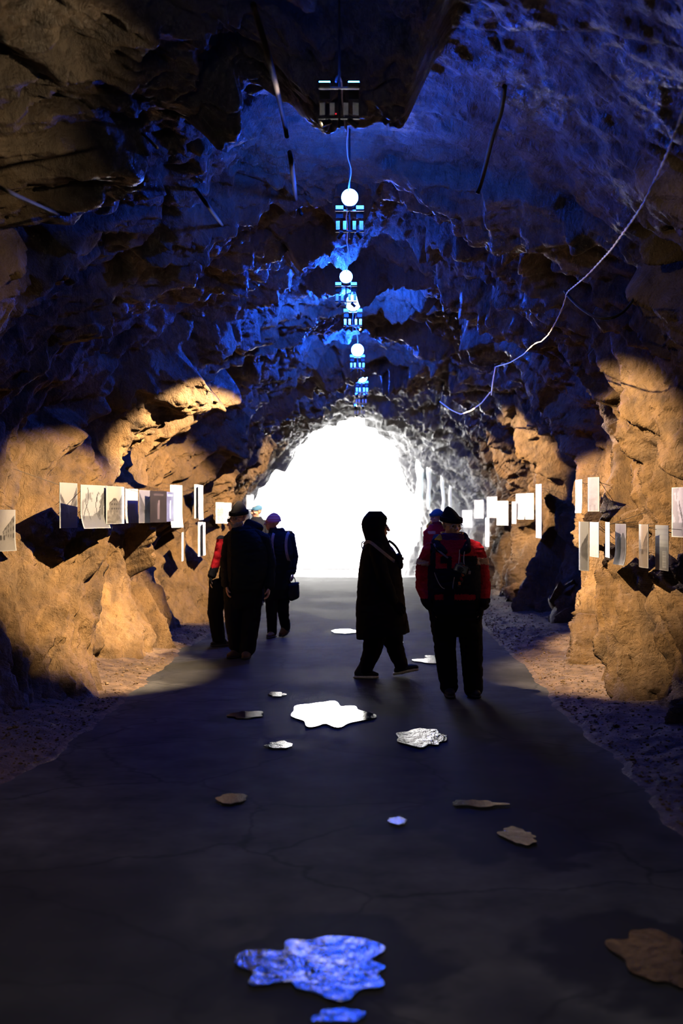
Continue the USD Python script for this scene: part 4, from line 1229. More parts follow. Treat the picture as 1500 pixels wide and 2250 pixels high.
fr = lambda ny: ny < 0.15
patch(jm, f, lambda x, y, n: fr(n) & (y > 1195) & (y < 1262) & (np.abs(x - 951) < 5.5), "side_panel", NAVY, jk, label="black jacket panel")
patch(jm, f, lambda x, y, n: fr(n) & (x > 953) & (x < 1046) & (y > 1250) & (y < 1306), "chest_panel", NAVY, jk, label="black jacket panel")
patch(jm, f, lambda x, y, n: fr(n) & (x > 966 + (1250 - y) * 0.1) & (x < 1046) & (y > 1222) & (y < 1251) & ((x < 992) | (x > 1012)) & ~((x < 982) & (y > 1238)), "chest_panel", NAVY, jk, label="black jacket panel")
patch(jm, f, lambda x, y, n: (y > 1242) & (y < 1318) & (((x > 940) & (x < 954)) | ((x > 1045) & (x < 1055))), "side_panel", NAVY, jk, label="black jacket panel")
patch(jm, f, lambda x, y, n: (y > 1319) & (x > 953) & (x < 1046), "hem_panel", NAVY, jk, label="black jacket hem")
patch(jm, f, lambda x, y, n: (y > 1316) & ((x < 955) | (x > 1043)), "cuff_panel", BLACKC, jk, label="black cuffs of the jacket")
patch(jm, f, lambda x, y, n: fr(n) & (y > 1229 - (x - 920) * -0.22) & (y < 1240 + (x - 920) * 0.22) & (x < 941), "reflective_band", GREYBAND, jk, 0.008, label="pale reflective sleeve band")
patch(jm, f, lambda x, y, n: fr(n) & (y > 1226) & (y < 1240) & (x > 1047), "reflective_band", GREYBAND, jk, 0.008, label="pale reflective sleeve band")
hips = f.st((1330, 944, 1053, .15), (1352, 943, 1056, .16), (1376, 946, 1058, .15), (1396, 950, 1058, .13))
obj("trousers", blend([loft(hips)] + chain(*legL) + chain(*legR), 0.018, 8, 0.022, 10, 6, (1, 1, 1.8)), TROUSER, par, label="baggy black trousers")
boot(par, f.q(986, 1521) * [1, 1, 0], f.q(987, 1528, -.17) * [1, 1, 0], BOOT_B, SOLE_D)
boot(par, f.q(1039, 1521) * [1, 1, 0], f.q(1044, 1528, -.17) * [1, 1, 0], BOOT_B, SOLE_D)
obj("glove", blend(hand(f.q(944, 1327, -.06), (0.15, -.2, -1), (0.9, 0.2, 0), 1.12, 0.6, 1), 0.006, 4), BLACKC, par)
obj("glove", blend(hand(f.q(1058, 1326, -.06), (-0.15, -.2, -1), (-0.9, 0.2, 0), 1.12, 0.6, -1), 0.006, 4), BLACKC, par)
beanie(par, M, L, 1.0, BLACK_KNIT, top=0.175, lean=-0.03, point=0.9, brim=0.036, label="black peaked knitted beanie")
eyes(par, M, L, 1.0)
glasses(par, M, L, 1.0, GREY_METAL)
nk = loft(f.st((1172, 969, 1016, .092), (1180, 966, 1019, .105), (1190, 964, 1022, .11), (1200, 964, 1024, .12)))
sc = obj("neck_warmer", blend([nk], 0.012, 3, 0.02, 12, 9, (.5, .5, 2.5)), PURPLE_C, par, label="purple fleece neck warmer")
a = np.linspace(0, 2 * np.pi, 60)
obj("rim", tube(np.stack([f.q(992.5, 0)[0] + 0.100 * np.cos(a), f.d + 0.096 * np.sin(a), f.z(1172.5) + 0.016 * np.sin(a) + 0.008 * np.cos(2 * a)], -1), 0.0065, 8, False), YELLOW_C, sc, label="orange edge of the neck warmer")
col = [Manifold.batch_hull([ball(f.q(957, 1190, -.02), .035), ball(f.q(960, 1184, .05), .04), ball(f.q(968, 1182, -.02), .03)]), Manifold.batch_hull([ball(f.q(957, 1190, -.02), .04), ball(f.q(972, 1212, -.15), .03), ball(f.q(962, 1205, -.13), .035)]),
       Manifold.batch_hull([ball(f.q(1024, 1188, -.02), .035), ball(f.q(1018, 1180, .05), .045), ball(f.q(1022, 1206, -.14), .036), ball(f.q(1012, 1212, -.15), .026)])]
cl = obj("hood_collar", blend(col[:2], 0.012, 4, .01), NAVY, par, label="turned-down dark hood collar")
obj("hood_collar", blend(col[2:], 0.012, 4, .01), NAVY, par, label="turned-down dark hood collar")
obj("hood_lining", blend([Manifold.batch_hull([ball(f.q(956, 1185, -.055), .012), ball(f.q(967, 1185, -.07), .012), ball(f.q(965, 1177, -.045), .014)])], 0.01, 2), YELLOW_C, cl, label="yellow hood lining patch")


def front(f, px, py, mesh, out=0.012):
    """A point just in front of the garment, as seen at (px, py)."""
    v = mesh.vertices
    x, y = 750 + v[:, 0] / v[:, 1] * F, 1125 - (v[:, 2] - EYE) / v[:, 1] * F
    near = np.hypot(x - px, y - py) < 6
    d = v[near, 1].min() if near.any() else f.d - .15
    return P(px, py, d - out)


fp = lambda pts, o=0.012: [front(f, x, y, jm, o) for x, y in pts]
strap(par, fp([(953, 1195), (962, 1208), (972, 1217), (984, 1226)], .018), 0.016, STRAP_C, label="grey diagonal chest strap")
cm = thing("chest_camera", "small black camera hanging among cords on the red-jacketed person's chest", "camera", front(f, 1012, 1252, jm, .05))
cc = front(f, 1012, 1250, jm, .045)
obj("camera_body", rbox(0.115, 0.05, 0.07, 0.01, trimesh.transformations.rotation_matrix(0.35, [0, 1, 0]), cc), SHELL, cm)
obj("lens_barrel", lathe([(0, -0.03), (0.024, -0.03), (0.026, -0.01), (0.026, 0.03), (0.022, 0.032), (0.02, 0.024), (0, 0.022)], frame((0.1, -1, -0.15)), cc + [-0.01, -0.045, 0], 20), SHELL, cm)
obj("viewfinder", rbox(0.03, 0.03, 0.02, 0.005, at=cc + [0.0, 0, 0.045]), SHELL, cm)
obj("shoulder_strap", tube(CubicSpline([0, .5, 1], [front(f, 1025, 1196, jm, .02), front(f, 1019, 1220, jm, .02), cc + [0.03, 0, .04]])(np.linspace(0, 1, 24)), 0.0045, 8), CORD_C, cm)
obj("shoulder_strap", tube([front(f, 1009, 1208, jm, .02), front(f, 1009, 1222, jm, .025), cc + [-0.02, 0, .04]], 0.004, 8), CORD_C, cm)
tags = [(1018, 1245, ORANGE), (1010, 1254, YELLOW_C), (1016, 1263, ORANGE), (1009, 1282, ORANGE), (1013, 1272, DARK_RED), (1031, 1258, GREYBAND)]
for x, y, m_ in tags:
    c0 = front(f, x, y, jm, .035)
    obj("tag", rbox(0.022, 0.008, 0.03, 0.003, trimesh.transformations.rotation_matrix((x * 7 % 10) / 10 - .5, [0, 1, 0]), c0), m_, cm, label="small coloured tag on the cords")
obj("cord", tube(CubicSpline(np.linspace(0, 1, 7), [front(f, x, y, jm, .03) for x, y in ((1018, 1240), (1030, 1250), (1028, 1262), (1012, 1265), (1016, 1275), (1008, 1284), (1012, 1290))])(np.linspace(0, 1, 50)), 0.004, 6), BLACK_METAL, cm)
pc = front(f, 986, 1313, jm, .03)
pch = thing("pouch", "slim dark case hanging from a thin cord in front of the red jacket's hem", "case", pc)
obj("case_body", rbox(0.095, 0.032, 0.155, 0.010, at=pc), NAVY, pch)
obj("flap", rbox(0.098, 0.010, 0.055, 0.004, at=pc + [0, -0.018, 0.05]), BLACKC, pch)
obj("neck_cord", tube(CubicSpline([0, .35, 1], [front(f, 954, 1258, jm, .014), front(f, 962, 1278, jm, .018), pc + [-0.04, -0.01, .08]])(np.linspace(0, 1, 24)), 0.0042, 8), CORD_C, pch)
obj("neck_cord", tube(CubicSpline([0, .5, 1], [front(f, 998, 1268, jm, .02), front(f, 995, 1285, jm, .02), pc + [0.035, -0.01, .08]])(np.linspace(0, 1, 24)), 0.0042, 8), CORD_C, pch)

# --- the walker in the long dark coat
f = Fig(11.5, 848, 1487)
par = thing("person", "person in a long black hooded coat walking to the right in profile", "person", [f.base[0], f.base[1], 0])
hc = f.q(831, 1159)
hd, M, L = head_parts(hc, 1.50, 0.02, 0.98)
tor = f.st((1184, 806, 848, .11), (1192, 801, 853, .15), (1202, 797, 861, .185), (1222, 793, 873, .20), (1246, 789, 880, .215), (1290, 785, 885, .23), (1340, 782, 891, .235), (1372, 782, 896, .24), (1396, 784, 899, .24))
armA = ([f.q(826, 1206, -.17), f.q(838, 1262, -.22), f.q(862, 1316, -.2)], [.075, .068, .05])
armB = ([f.q(828, 1206, .17), f.q(845, 1262, .22), f.q(866, 1314, .2)], [.075, .068, .05])
legL = ([f.q(824, 1385, -.07), f.q(817, 1428, -.07), f.q(803, 1466, -.06)], [.12, .092, .072])
legR = ([f.q(858, 1385, .08), f.q(868, 1424, .08), f.q(881, 1462, .08)], [.12, .09, .07])
hA = hand(f.q(863, 1318, -.2), (0.5, 0, -1), (0, 1, 0), .95, .5, 1)
hB = hand(f.q(867, 1316, .2), (0.5, 0, -1), (0, -1, 0), .95, .5, -1)
make_body(par, hd, ([f.q(829, 1172), f.q(825, 1198)], [.055, .07]), tor[:-1], [armA, armB], [legL, legR], [hA, hB])
coat = blend([loft(tor, power=2.2)] + chain(*armA) + chain(*armB), 0.018, 8, 0.022, 9, 4, (1, 1, 1.5))
v = np.array(coat.vertices)                         # the hem rises towards the front
v[:, 2] += sstep(f.z(1340), f.z(1396), v[:, 2]) * ((v[:, 0] - f.q(841, 0)[0]) * 0.13)
coat.vertices = v
obj("coat", coat, BLACKC, par, label="long black coat")
hood = [(1123.5, 815, 832, .05), (1126, 807, 848, .085), (1131, 800, 850.5, .105), (1140, 795, 852, .118), (1152, 793, 852.5, .122), (1160, 794, 848, .12), (1170, 797, 842, .115), (1180, 801, 848, .12), (1190, 803, 855, .13), (1197, 805, 857, .12)]
hm = loft(f.st(*hood), power=2.3)
cutter = Manifold.batch_hull([ball(f.q(853, 1148, 0), (.05, .066, .05)), ball(f.q(851, 1163, 0), (.045, .06, .05)), ball(f.q(870, 1155, 0), .09)])
hood_m = blend([hm - cutter], 0.012, 4, .008, 14, 4)
obj("hood", hood_m, BLACKC, par, label="raised hood with a straight brim")
eyes(par, M, L, .98)
glasses(par, M, L, .98, GREY_METAL)
obj("trousers", blend(chain(*legL) + chain(*legR) + [loft(f.st((1330, 800, 880, .16), (1392, 805, 880, .15)))], 0.018, 8, 0.02, 11, 8), TROUSER, par)
boot(par, f.q(795, 1484, -.06) * [1, 1, 0], f.q(829, 1484, -.06) * [1, 1, 0], BOOT_B, SOLE_L, label="black walking boot with a pale sole")
boot(par, f.q(883, 1480, .08) * [1, 1, 0] + [0, 0, .01], f.q(918, 1480, .08) * [1, 1, 0] + [0, 0, .055], BOOT_B, SOLE_L, label="black walking boot with a pale sole, toe lifted")
for s in (0, 1):
    obj("glove", blend([hand(f.q(863, 1318, -.2), (0.5, 0, -1), (0, 1, 0), 1.1, .5, 1), hand(f.q(867, 1316, .2), (0.5, 0, -1), (0, -1, 0), 1.1, .5, -1)][s], 0.007, 3), BLACKC, par)
cp = lambda x, y: front(f, x, y, coat, .012)
strap(par, [cp(800, 1196), cp(812, 1191), cp(826, 1201), cp(842, 1214), cp(858, 1227), cp(866, 1233)], 0.03, STRAP_C, label="grey bag strap across the shoulder")
bag = thing("chest_bag", "small dark bag carried in front of the chest of the walker in the black coat", "bag", f.q(876, 1228, -.02))
obj("bag_body", blend([Manifold.batch_hull([ball(f.q(876, 1222, -.08), .03), ball(f.q(876, 1222, .08), .03), ball(f.q(878, 1244, -.08), .03), ball(f.q(878, 1244, .08), .03)])], 0.02, 4, .008), BAG_C, bag)
obj("buckle", rbox(0.02, 0.03, 0.03, .004, at=f.q(884, 1227, -.05)), BLACK_METAL, bag)
obj("loop", tube([f.q(883, 1236, -.04), f.q(886, 1240, -.04), f.q(884, 1244, -.04)], .004, 6), BLACK_METAL, bag)
obj("carry_strap", tube(CubicSpline([0, .5, 1], [f.q(853, 1188, -.06), f.q(868, 1200, -.05), f.q(879, 1220, -.05)])(np.linspace(0, 1, 20)), 0.012, 8), BAG_C, bag)
obj("strap_loop", tube(CubicSpline(np.linspace(0, 1, 4), [f.q(800, 1190, -.1), f.q(794, 1194, -.1), f.q(795, 1203, -.1), f.q(799, 1204, -.1)])(np.linspace(0, 1, 16)), .006, 6), BLACK_METAL, par)

# --- the bearded man on the left
f = Fig(13.1, 532, 1442)
par = thing("person", "bearded person in a dark jacket and black beanie with glasses, standing on the left", "person", [f.base[0], f.base[1], 0])
hc = f.q(523, 1138)
hd, M, L = head_parts(hc, -0.55, 0.04, 1.06)
tor = f.st((1163, 512, 556, .10), (1172, 502, 570, .14), (1186, 499, 582, .17), (1210, 498, 590, .20), (1245, 497, 591, .21), (1275, 497, 585, .21), (1294, 499, 577, .20))
armL = ([f.q(507, 1188), f.q(499, 1235, -.03), f.q(500, 1282, -.09)], [.085, .075, .058])
armR = ([f.q(578, 1188), f.q(591, 1238), f.q(592, 1286, -.05)], [.09, .08, .06])
legL = ([f.q(516, 1300), f.q(515, 1362, -.02), f.q(520, 1420, .02)], [.13, .108, .092])
legR = ([f.q(553, 1300), f.q(550, 1362, -.02), f.q(544, 1424, -.04)], [.13, .112, .092])
hL = hand(f.q(500, 1284, -.09), (0.1, -.2, -1), (1, 0, 0), 1, .5, 1)
hR = hand(f.q(592, 1288, -.05), (-0.1, -.2, -1), (-1, 0, 0), 1, .5, -1)
make_body(par, hd, ([f.q(526, 1158, .01), f.q(534, 1182, .02)], [.06, .075]), tor, [armL, armR], [legL, legR], [hL, hR])
jm = blend([loft(tor)] + chain(*armL) + chain(*armR) + [Manifold.batch_hull([ball(f.q(518, 1172), .05), ball(f.q(507, 1188), .08), ball(f.q(556, 1170), .06), ball(f.q(578, 1188), .085)])], 0.017, 8, 0.022, 11, 13, (.8, 1, 1.8))
jk = obj("jacket", jm, TEAL_C, par, label="bulky dark jacket")
patch(jm, f, lambda x, y, n: (x < 508), "sleeve_panel", BROWN_C, jk, 0.004, label="brownish sleeve")
obj("collar", blend([Manifold.batch_hull([ball(f.q(546, 1150, .03), .05), ball(f.q(568, 1160, .05), .05), ball(f.q(538, 1172, -.06), .045)]), Manifold.batch_hull([ball(f.q(516, 1168, -.05), .04), ball(f.q(538, 1174, -.07), .04)])], 0.014, 4, .012), NAVY, par, label="raised dark blue collar")
obj("scarf", blend([Manifold.batch_hull([ball(f.q(515, 1166, -.08), .035), ball(f.q(530, 1171, -.1), .035), ball(f.q(545, 1162, -.04), .04)])], .012, 3, .012), TEAL_C, par)
hips = f.st((1278, 500, 578, .17), (1300, 499, 574, .17), (1320, 497, 570, .16), (1334, 499, 568, .14))
obj("trousers", blend([loft(hips)] + chain(*legL) + chain(*legR), 0.02, 8, 0.024, 10, 16), TROUSER, par)
boot(par, f.q(520, 1436, .02) * [1, 1, 0], f.q(505, 1436, -.14) * [1, 1, 0], BOOT_BR, SOLE_D, .1, .052, label="brown leather boot")
boot(par, f.q(543, 1440, -.04) * [1, 1, 0], f.q(541, 1440, -.22) * [1, 1, 0], BOOT_BR, SOLE_D, .1, .052, label="brown leather boot")
bn = beanie(par, M, L, 1.06, BLACK_KNIT, top=0.185, point=0.75, brim=0.034, label="tall black knitted beanie")
obj("badge", rbox(0.03, 0.004, 0.012, 0.0015, M, L((0.042, -0.1085, 0.04)) + np.array([.0, -.006, 0])), GREYBAND, bn, label="small pale badge")
eyes(par, M, L, 1.06)
glasses(par, M, L, 1.06, BLACK_METAL)
bl = lambda p, r: ball(L(p), r)
obj("beard", blend([Manifold.batch_hull([bl((.05, -.02, -.05), .024), bl((-.05, -.02, -.05), .024), bl((0, -.07, -.09), .034), bl((.03, -.07, -.06), .018), bl((-.03, -.07, -.06), .018)])], .008, 4, .008, 60, 3), BEARD, par, label="short grey beard")

# --- the visitor in the patterned pink hat
f = Fig(15.2, 606, 1399)
par = thing("person", "person in a pink knitted hat and dark jacket, walking with a backpack", "person", [f.base[0], f.base[1], 0])
hc = f.q(598, 1148)
hd, M, L = head_parts(hc, -1.15, 0.0, 0.98)
tor = f.st((1164, 593, 622, .09), (1172, 588, 630, .13), (1186, 585, 640, .16), (1215, 584, 645, .18), (1250, 584, 641, .18), (1280, 585, 637, .18), (1296, 585, 633, .17))
armL = ([f.q(591, 1182, -.1), f.q(587, 1225, -.15), f.q(584, 1262, -.2)], [.065, .058, .045])
armR = ([f.q(637, 1184, .02), f.q(645, 1222, .02), f.q(643, 1256, -.02)], [.068, .062, .045])
legL = ([f.q(597, 1295, -.04), f.q(597, 1345, -.05), f.q(598, 1388, -.05)], [.098, .074, .062])
legR = ([f.q(622, 1295, .06), f.q(621, 1340, .04), f.q(626, 1380, .14)], [.098, .078, .064])
hL = hand(f.q(584, 1264, -.2), (-.1, -.2, -1), (1, 0, 0), .92, .5, 1)
hR = hand(f.q(643, 1258, -.02), (0, -.1, -1), (-1, 0, 0), .95, 1.3, -1)
make_body(par, hd, ([f.q(600, 1160), f.q(607, 1178)], [.05, .062]), tor, [armL, armR], [legL, legR], [hL, hR])
jm = blend([loft(tor)] + chain(*armL) + chain(*armR), 0.017, 8, 0.018, 11, 23)
obj("jacket", jm, TEAL_C, par, label="dark green-blue jacket")
obj("scarf", blend([loft(f.st((1160, 592, 622, .09), (1168, 589, 628, .11), (1178, 590, 630, .12)))], .012, 3, .02, 12, 5), NAVY, par)
obj("trousers", blend([loft(f.st((1282, 586, 635, .15), (1300, 585, 633, .15), (1316, 586, 632, .13)))] + chain(*legL) + chain(*legR), 0.018, 8, 0.018, 10, 26), TROUSER, par)
boot(par, f.q(599, 1398, -.05) * [1, 1, 0], f.q(591, 1398, -.19) * [1, 1, 0], BOOT_BR, SOLE_D)
boot(par, f.q(625, 1392, .16) * [1, 1, 0] + [0, 0, .05], f.q(616, 1392, .02) * [1, 1, 0] + [0, 0, .0], BOOT_BR, SOLE_D)
beanie(par, M, L, .98, PINK_KNIT, top=0.135, cuff=False, brim=0.0, label="patterned pink and orange knitted hat", name="knitted_hat")
eyes(par, M, L, .98)
bp = thing("backpack", "dark backpack on the back of the visitor in the pink hat", "backpack", f.q(628, 1200, .22))
obj("pack_body", blend([Manifold.batch_hull([ball(f.q(x, y, dy), .05) for x in (612, 638) for y in (1178, 1250) for dy in (.2, .32)])], .025, 4, .012), BAG_C, bp)
obj("top_pocket", blend([Manifold.batch_hull([ball(f.q(x, 1172, dy), .035) for x in (614, 636) for dy in (.18, .28)])], .02, 3), BAG_C, bp)
for x, xb in ((598, 600), (628, 631)):
    strap(bp, [f.q(xb + 6, 1172, .15), front(f, xb, 1176, jm, .01), front(f, x, 1200, jm, .012), front(f, x + 4, 1225, jm, .012), f.q(xb + 8, 1240, .1)], 0.035, STRAP_C, "shoulder_strap")
hb = thing("handbag", "black bag hanging from the right hand of the visitor in the pink hat", "bag", f.q(645, 1300, -.02))
obj("bag_body", blend([Manifold.batch_hull([ball(f.q(x, y, -.02 + dy), .035, 16) for x, y in ((638, 1287), (651, 1286), (636, 1304), (652, 1309), (641, 1314)) for dy in (-.05, .05)])], .014, 5, .012), BAG_C, hb)
obj("lid", blend([Manifold.batch_hull([ball(f.q(x, y, -.02), (.03, .07, .016), 14) for x, y in ((639, 1282), (653, 1281))])], .014, 3), BAG_C, hb)
obj("handle", tube(CubicSpline(np.linspace(0, 1, 5), [f.q(639, 1282, -.02), f.q(639, 1274, -.02), f.q(644, 1268, -.03), f.q(648, 1273, -.02), f.q(649, 1281, -.02)])(np.linspace(0, 1, 24)), .006, 8), BAG_C, hb)

# --- the visitor in red half hidden by the bearded man
f = Fig(14.2, 486, 1421)
par = thing("person", "person in a red jacket and black trousers half hidden behind the bearded man", "person", [f.base[0], f.base[1], 0])
hc = f.q(517, 1150)
hd, M, L = head_parts(hc, -1.2, 0.0, .93)
tor = f.st((1168, 505, 530, .09), (1176, 497, 537, .13), (1195, 490, 543, .16), (1225, 486, 545, .17), (1262, 483, 543, .17), (1288, 481, 540, .16))
armL = ([f.q(488, 1188, -.05), f.q(479, 1228, -.08), f.q(468, 1262, -.12)], [.062, .056, .045])
armR = ([f.q(536, 1188, .1), f.q(540, 1228, .12), f.q(538, 1262, .1)], [.06, .055, .045])
legL = ([f.q(480, 1290, -.05), f.q(474, 1345, -.06), f.q(481, 1402, -.05)], [.112, .096, .08])
legR = ([f.q(518, 1290, .06), f.q(515, 1345, .05), f.q(515, 1400, .1)], [.11, .09, .075])
make_body(par, hd, ([f.q(517, 1160), f.q(516, 1180)], [.05, .06]), tor, [armL, armR], [legL, legR],
          [hand(f.q(467, 1264, -.12), (-.2, -.1, -1), (1, 0, 0), .95, .5, 1), hand(f.q(538, 1264, .1), (0, 0, -1), (-1, 0, 0), .95, .5, -1)])
jm = blend([loft(tor)] + chain(*armL) + chain(*armR), .018, 8, .02, 11, 33)
jk = obj("jacket", jm, RED, par, label="red jacket")
patch(jm, f, lambda x, y, n: (y > 1248), "hem_panel", NAVY, jk, label="dark lower half of the jacket")
patch(jm, f, lambda x, y, n: (y < 1184), "yoke", NAVY, jk, label="dark shoulder yoke")
obj("glove", blend(hand(f.q(467, 1264, -.12), (-.2, -.1, -1), (1, 0, 0), 1.1, .5, 1), .007, 3), BLACKC, par)
obj("trousers", blend([loft(f.st((1276, 482, 541, .15), (1300, 470, 538, .15), (1315, 468, 535, .13)))] + chain(*legL) + chain(*legR), .02, 8, .02, 10, 36), BLACKC, par)
boot(par, f.q(486, 1416, -.05) * [1, 1, 0], f.q(466, 1416, -.1) * [1, 1, 0], BOOT_B, SOLE_D)
boot(par, f.q(516, 1414, .1) * [1, 1, 0], f.q(500, 1414, .02) * [1, 1, 0], BOOT_B, SOLE_D)
beanie(par, M, L, .93, BLACK_KNIT, top=0.13)
eyes(par, M, L, .93)

# --- the far visitor in a blue hat on the left
f = Fig(20.5, 566, 1329)
par = thing("person", "distant person in a blue peaked hat, mostly hidden behind the bearded man's shoulder", "person", [f.base[0], f.base[1], 0])
hc = f.q(563, 1124)
hd, M, L = head_parts(hc, -0.9, 0.05, .98)
tor = f.st((1136, 555, 574, .10), (1142, 549, 579, .14), (1155, 546, 583, .17), (1180, 545, 584, .17), (1215, 546, 583, .17), (1240, 547, 582, .16))
armL = ([f.q(549, 1150), f.q(546, 1180, -.02), f.q(548, 1210, -.06)], [.07, .06, .05])
armR = ([f.q(580, 1150), f.q(584, 1180, -.02), f.q(582, 1210, -.06)], [.07, .06, .05])
legL = ([f.q(557, 1238), f.q(557, 1285), f.q(557, 1318)], [.1, .085, .07])
legR = ([f.q(573, 1238), f.q(574, 1285), f.q(574, 1318)], [.1, .085, .07])
make_body(par, hd, ([f.q(563, 1132), f.q(565, 1145)], [.05, .065]), tor, [armL, armR], [legL, legR],
          [hand(f.q(548, 1211, -.06), (0, -.1, -1), (1, 0, 0), .95, .5, 1), hand(f.q(582, 1211, -.06), (0, -.1, -1), (-1, 0, 0), .95, .5, -1)])
obj("jacket", blend([loft(tor)] + chain(*armL) + chain(*armR), .025, 6, .02, 10, 43), NAVY, par)
obj("trousers", blend([loft(f.st((1228, 548, 581, .15), (1250, 548, 582, .15)))] + chain(*legL) + chain(*legR), .025, 6, .015), TROUSER, par)
boot(par, f.q(557, 1328) * [1, 1, 0], f.q(555, 1328, -.16) * [1, 1, 0], BOOT_B, SOLE_D)
boot(par, f.q(574, 1328) * [1, 1, 0], f.q(574, 1328, -.16) * [1, 1, 0], BOOT_B, SOLE_D)
bn = beanie(par, M, L, .98, BLUE_KNIT, top=0.12, cuff=False, label="blue peaked hat", name="peaked_hat")
obj("peak", Manifold.batch_hull([ball(L((s * .05, y, .045)), (.012, .012, .006), 8) for s in (-1, 1) for y in (-.09, -.15)]), BLUE_KNIT, bn)
eyes(par, M, L, .98)

# --- the far visitor in red on the right
f = Fig(17.5, 963, 1363)
par = thing("person", "distant person in a bright red jacket and blue knitted hat, by the mouth", "person", [f.base[0], f.base[1], 0])
hc = f.q(958, 1137)
hd, M, L = head_parts(hc, -1.0, 0.05, 1.0)
tor = f.st((1152, 945, 968, .10), (1160, 938, 976, .14), (1174, 935, 980, .17), (1200, 936, 980, .175), (1240, 938, 979, .17), (1262, 940, 978, .16))
armL = ([f.q(940, 1172, -.04), f.q(938, 1204, -.06), f.q(942, 1236, -.12)], [.078, .068, .05])
armR = ([f.q(976, 1172, .04), f.q(980, 1204, .03), f.q(980, 1236, -.02)], [.078, .068, .05])
legL = ([f.q(954, 1262), f.q(958, 1310), f.q(961, 1348)], [.1, .078, .068])
legR = ([f.q(970, 1262), f.q(972, 1310), f.q(973, 1348)], [.1, .078, .068])
make_body(par, hd, ([f.q(958, 1148), f.q(958, 1162)], [.05, .065]), tor, [armL, armR], [legL, legR],
          [hand(f.q(942, 1238, -.12), (0, -.2, -1), (1, 0, 0), .95, .5, 1), hand(f.q(980, 1238, -.02), (0, -.2, -1), (-1, 0, 0), .95, .5, -1)])
jm = blend([loft(tor)] + chain(*armL) + chain(*armR), .02, 8, .02, 11, 53)
jk = obj("jacket", jm, RED, par, label="bright red jacket")
patch(jm, f, lambda x, y, n: (y > 1167) & (y < 1173) & (x < 956) & (x > 940) & (n < 0.2), "reflective_band", GREYBAND, jk, .008, label="pale reflective band")
patch(jm, f, lambda x, y, n: (y > 1192) & (x > 958), "side_panel", NAVY, jk, label="dark jacket panel")
obj("hood_collar", blend([Manifold.batch_hull([ball(f.q(944, 1157, .02), .05), ball(f.q(951, 1149, .06), .05), ball(f.q(966, 1154, .05), .05)])], .016, 4, .01), YELLOW_C, par, label="yellow hood lining")
obj("scarf", blend([loft(f.st((1146, 949, 968, .09), (1156, 947, 971, .11), (1162, 948, 971, .10)))], .014, 3, .015), DARK_RED, par)
obj("trousers", blend([loft(f.st((1250, 941, 977, .14), (1275, 944, 978, .14)))] + chain(*legL) + chain(*legR), .022, 6, .015), TROUSER, par)
boot(par, f.q(961, 1361) * [1, 1, 0], f.q(957, 1361, -.16) * [1, 1, 0], BOOT_B, SOLE_D)
boot(par, f.q(973, 1361) * [1, 1, 0], f.q(972, 1361, -.16) * [1, 1, 0], BOOT_B, SOLE_D)
bn = beanie(par, M, L, 1.0, BLUE_KNIT, top=0.135, label="blue knitted beanie")
eyes(par, M, L, 1.0)

# ------------------------------------------------------------------ cables and straps on the rock
def rock_point(px, py, off=0.05):
    d = hit(px, py, 5)
    p = P(px, py, d)
    for _ in range(30):
        dist, i = ROCKTREE.query(p)
        if (p - RV[i]) @ RN[i] > off:
            break
        p = P(px, py, p[1] - 0.06)
    return p


def twisted(name, pts, r, label, mat, turns=14.0):
    p = np.asarray(pts, float)
    seg = np.r_[0, np.cumsum(np.linalg.norm(np.diff(p, axis=0), axis=1))]
    n = int(seg[-1] / 0.02)
    s = np.linspace(0, seg[-1], n)
    q = np.stack([np.interp(s, seg, p[:, k]) for k in range(3)], 1)
    from scipy.ndimage import gaussian_filter1d
    q = gaussian_filter1d(q, 2.5, axis=0, mode="nearest")
    t = np.gradient(q, axis=0)
    t /= np.linalg.norm(t, axis=1, keepdims=True)
    a = np.cross(t, [0, 0.2, 1.0])
    a /= np.linalg.norm(a, axis=1, keepdims=True)
    b = np.cross(t, a)
    th = thing(name, label, "cable", q[0])
    for k in range(2):
        ph = s * turns * 2 + k * np.pi
        obj("strand", tube(q + (a * np.cos(ph)[:, None] + b * np.sin(ph)[:, None]) * r * 0.8, r * 0.85, 7), mat, th, smooth=True)
    return th


rope_px = [(1512, 205), (1500, 245), (1462, 345), (1412, 450), (1345, 545), (1290, 605), (1245, 642), (1238, 670), (1222, 705), (1205, 735), (1188, 751), (1176, 752), (1150, 778), (1120, 797), (1088, 806)]
from scipy.ndimage import gaussian_filter1d, minimum_filter1d
rp = np.array(rope_px, float)
tt = np.linspace(0, len(rp) - 1, 90)
rp = np.stack([np.interp(tt, np.arange(len(rp)), rp[:, k]) for k in (0, 1)], 1)
dp = np.array([rock_point(x, y, 0.05)[1] for x, y in np.clip(rp, [0, 0], [1492, 2250])])
dp = gaussian_filter1d(minimum_filter1d(dp, 5), 2.0)          # it hangs just clear of the rock it is pinned to
rope = [P(x, y, d) for (x, y), d in zip(rp, dp)]
twisted("twisted_cable", rope, 0.0042, "pale twisted cable sagging down the right side of the roof", CABLE_WHITE)
pA, pB = rope[-1], rock_point(1079, 868)
rope2 = [pA, P(1082, 840, min((pA[1] + pB[1]) / 2, rock_point(1082, 840)[1])), pB]
twisted("twisted_cable", rope2, 0.006, "short upright end of the pale cable, hanging at its lowest pin", CABLE_WHITE)
px3 = [(1078, 860), (1058, 885), (1035, 902), (1012, 910), (990, 900), (966, 882)]
e0, e1 = rock_point(1078, 860), rock_point(966, 882)
rope3 = [P(x, y, d) for (x, y), d in zip(px3, np.linspace(e0[1], e1[1], 6))]
twisted("twisted_cable", rope3, 0.007, "last loop of pale cable reaching to the daylit roof by the mouth", CABLE_WHITE)

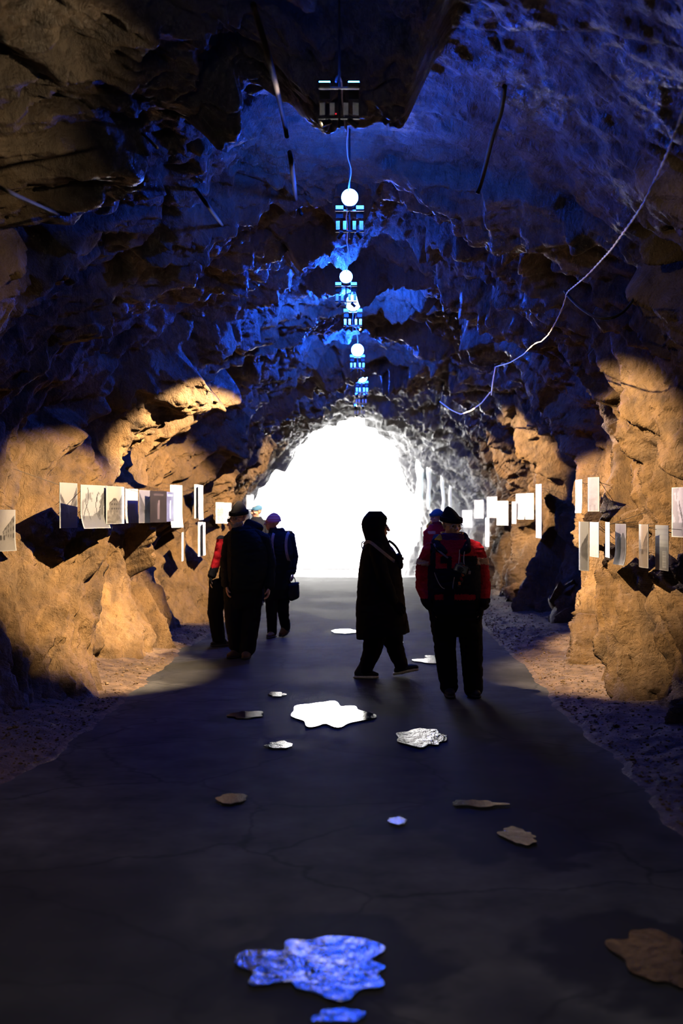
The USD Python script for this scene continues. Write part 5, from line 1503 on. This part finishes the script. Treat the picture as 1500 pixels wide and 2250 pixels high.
# feed cable between the lamp rigs, under the roof
for a_, b_ in zip(TOPS[:-1], TOPS[1:]):
    t = np.linspace(0, 1, 30)
    pts_ = a_ + (b_ - a_) * t[:, None]
    k = 0.30 * (1 - (2 * t - 1) ** 2) + 0.03
    pts_[:, 2] += k * 0.8
    for j in range(30):
        pts_[j, 2] = min(pts_[j, 2], roof(pts_[j, 0], pts_[j, 1], pts_[j, 2] - 0.8) - 0.03)
    wob_ = (meshkit.fbm(np.stack([t * 6 + a_[1], 0 * t, 0 * t], -1), 2, 3) - 0.5) * 0.05
    pts_[:, 0] += wob_
obj_names = []
LABS = ["first", "second", "third", "fourth", "fifth", "sixth", "seventh", "eighth"]
for n_, (a_, b_) in enumerate(zip(TOPS[:-1], TOPS[1:])):
    t = np.linspace(0, 1, 40)
    pts_ = a_ + (b_ - a_) * t[:, None]
    pts_[:, 2] += 0.26 * (1 - (2 * t - 1) ** 4) + 0.02
    for j in range(40):
        top_ = roof(pts_[j, 0], pts_[j, 1], max(2.6, pts_[j, 2] - 0.9))
        pts_[j, 2] = min(pts_[j, 2], top_ - 0.035)
    from scipy.ndimage import gaussian_filter1d
    pts_[1:-1, 2] = np.minimum(pts_[1:-1, 2], gaussian_filter1d(pts_[:, 2], 1.5)[1:-1])
    pts_[:, 0] += (meshkit.fbm(np.stack([t * 7 + n_ * 5, 0 * t, 0 * t], -1), 2, 3) - 0.5) * 0.05
    obj("feed_cable", tube(pts_, 0.006, 8), FEED, smooth=True, label=f"pale feed cable under the roof between the {LABS[n_]} and {LABS[n_ + 1]} lamp rigs", cat="cable")

# steel conduits and bolts along the rock
for k, (pts_, r, lab) in enumerate((
        ([(556, 10), (580, 90), (600, 165), (618, 240), (630, 300)], 0.016, "dark conduit running along the roof left of the nearest rig"),
        ([(636, 335), (644, 390), (651, 440), (662, 470)], 0.018, "blue-lit conduit running down left of the pale lit roof patch"),
        ([(-10, 405), (60, 440), (130, 472), (200, 512)], 0.011, "rusty strap across the rock at the left edge of the picture"),
        ([(268, 262), (310, 292), (345, 325)], 0.010, "short dark rock strap high on the left of the roof"),
        ([(430, 415), (455, 450), (490, 497)], 0.016, "dark rock strap on the left roof above the second rig"),
        ([(1108, 190), (1096, 260), (1082, 300), (1066, 365), (1048, 425)], 0.016, "dark conduit running down the smooth roof slab on the right"),
        ([(1240, 640), (1330, 700), (1400, 640)], 0.012, "thin dark cable across the right wall under the pale twisted cable"))):
    p = [rock_point(x, y, 0.015) for x, y in pts_]
    p = CubicSpline(np.linspace(0, 1, len(p)), p)(np.linspace(0, 1, 40))
    obj("conduit", tube(p, r, 8), RUST, smooth=True, label=lab, cat="conduit")
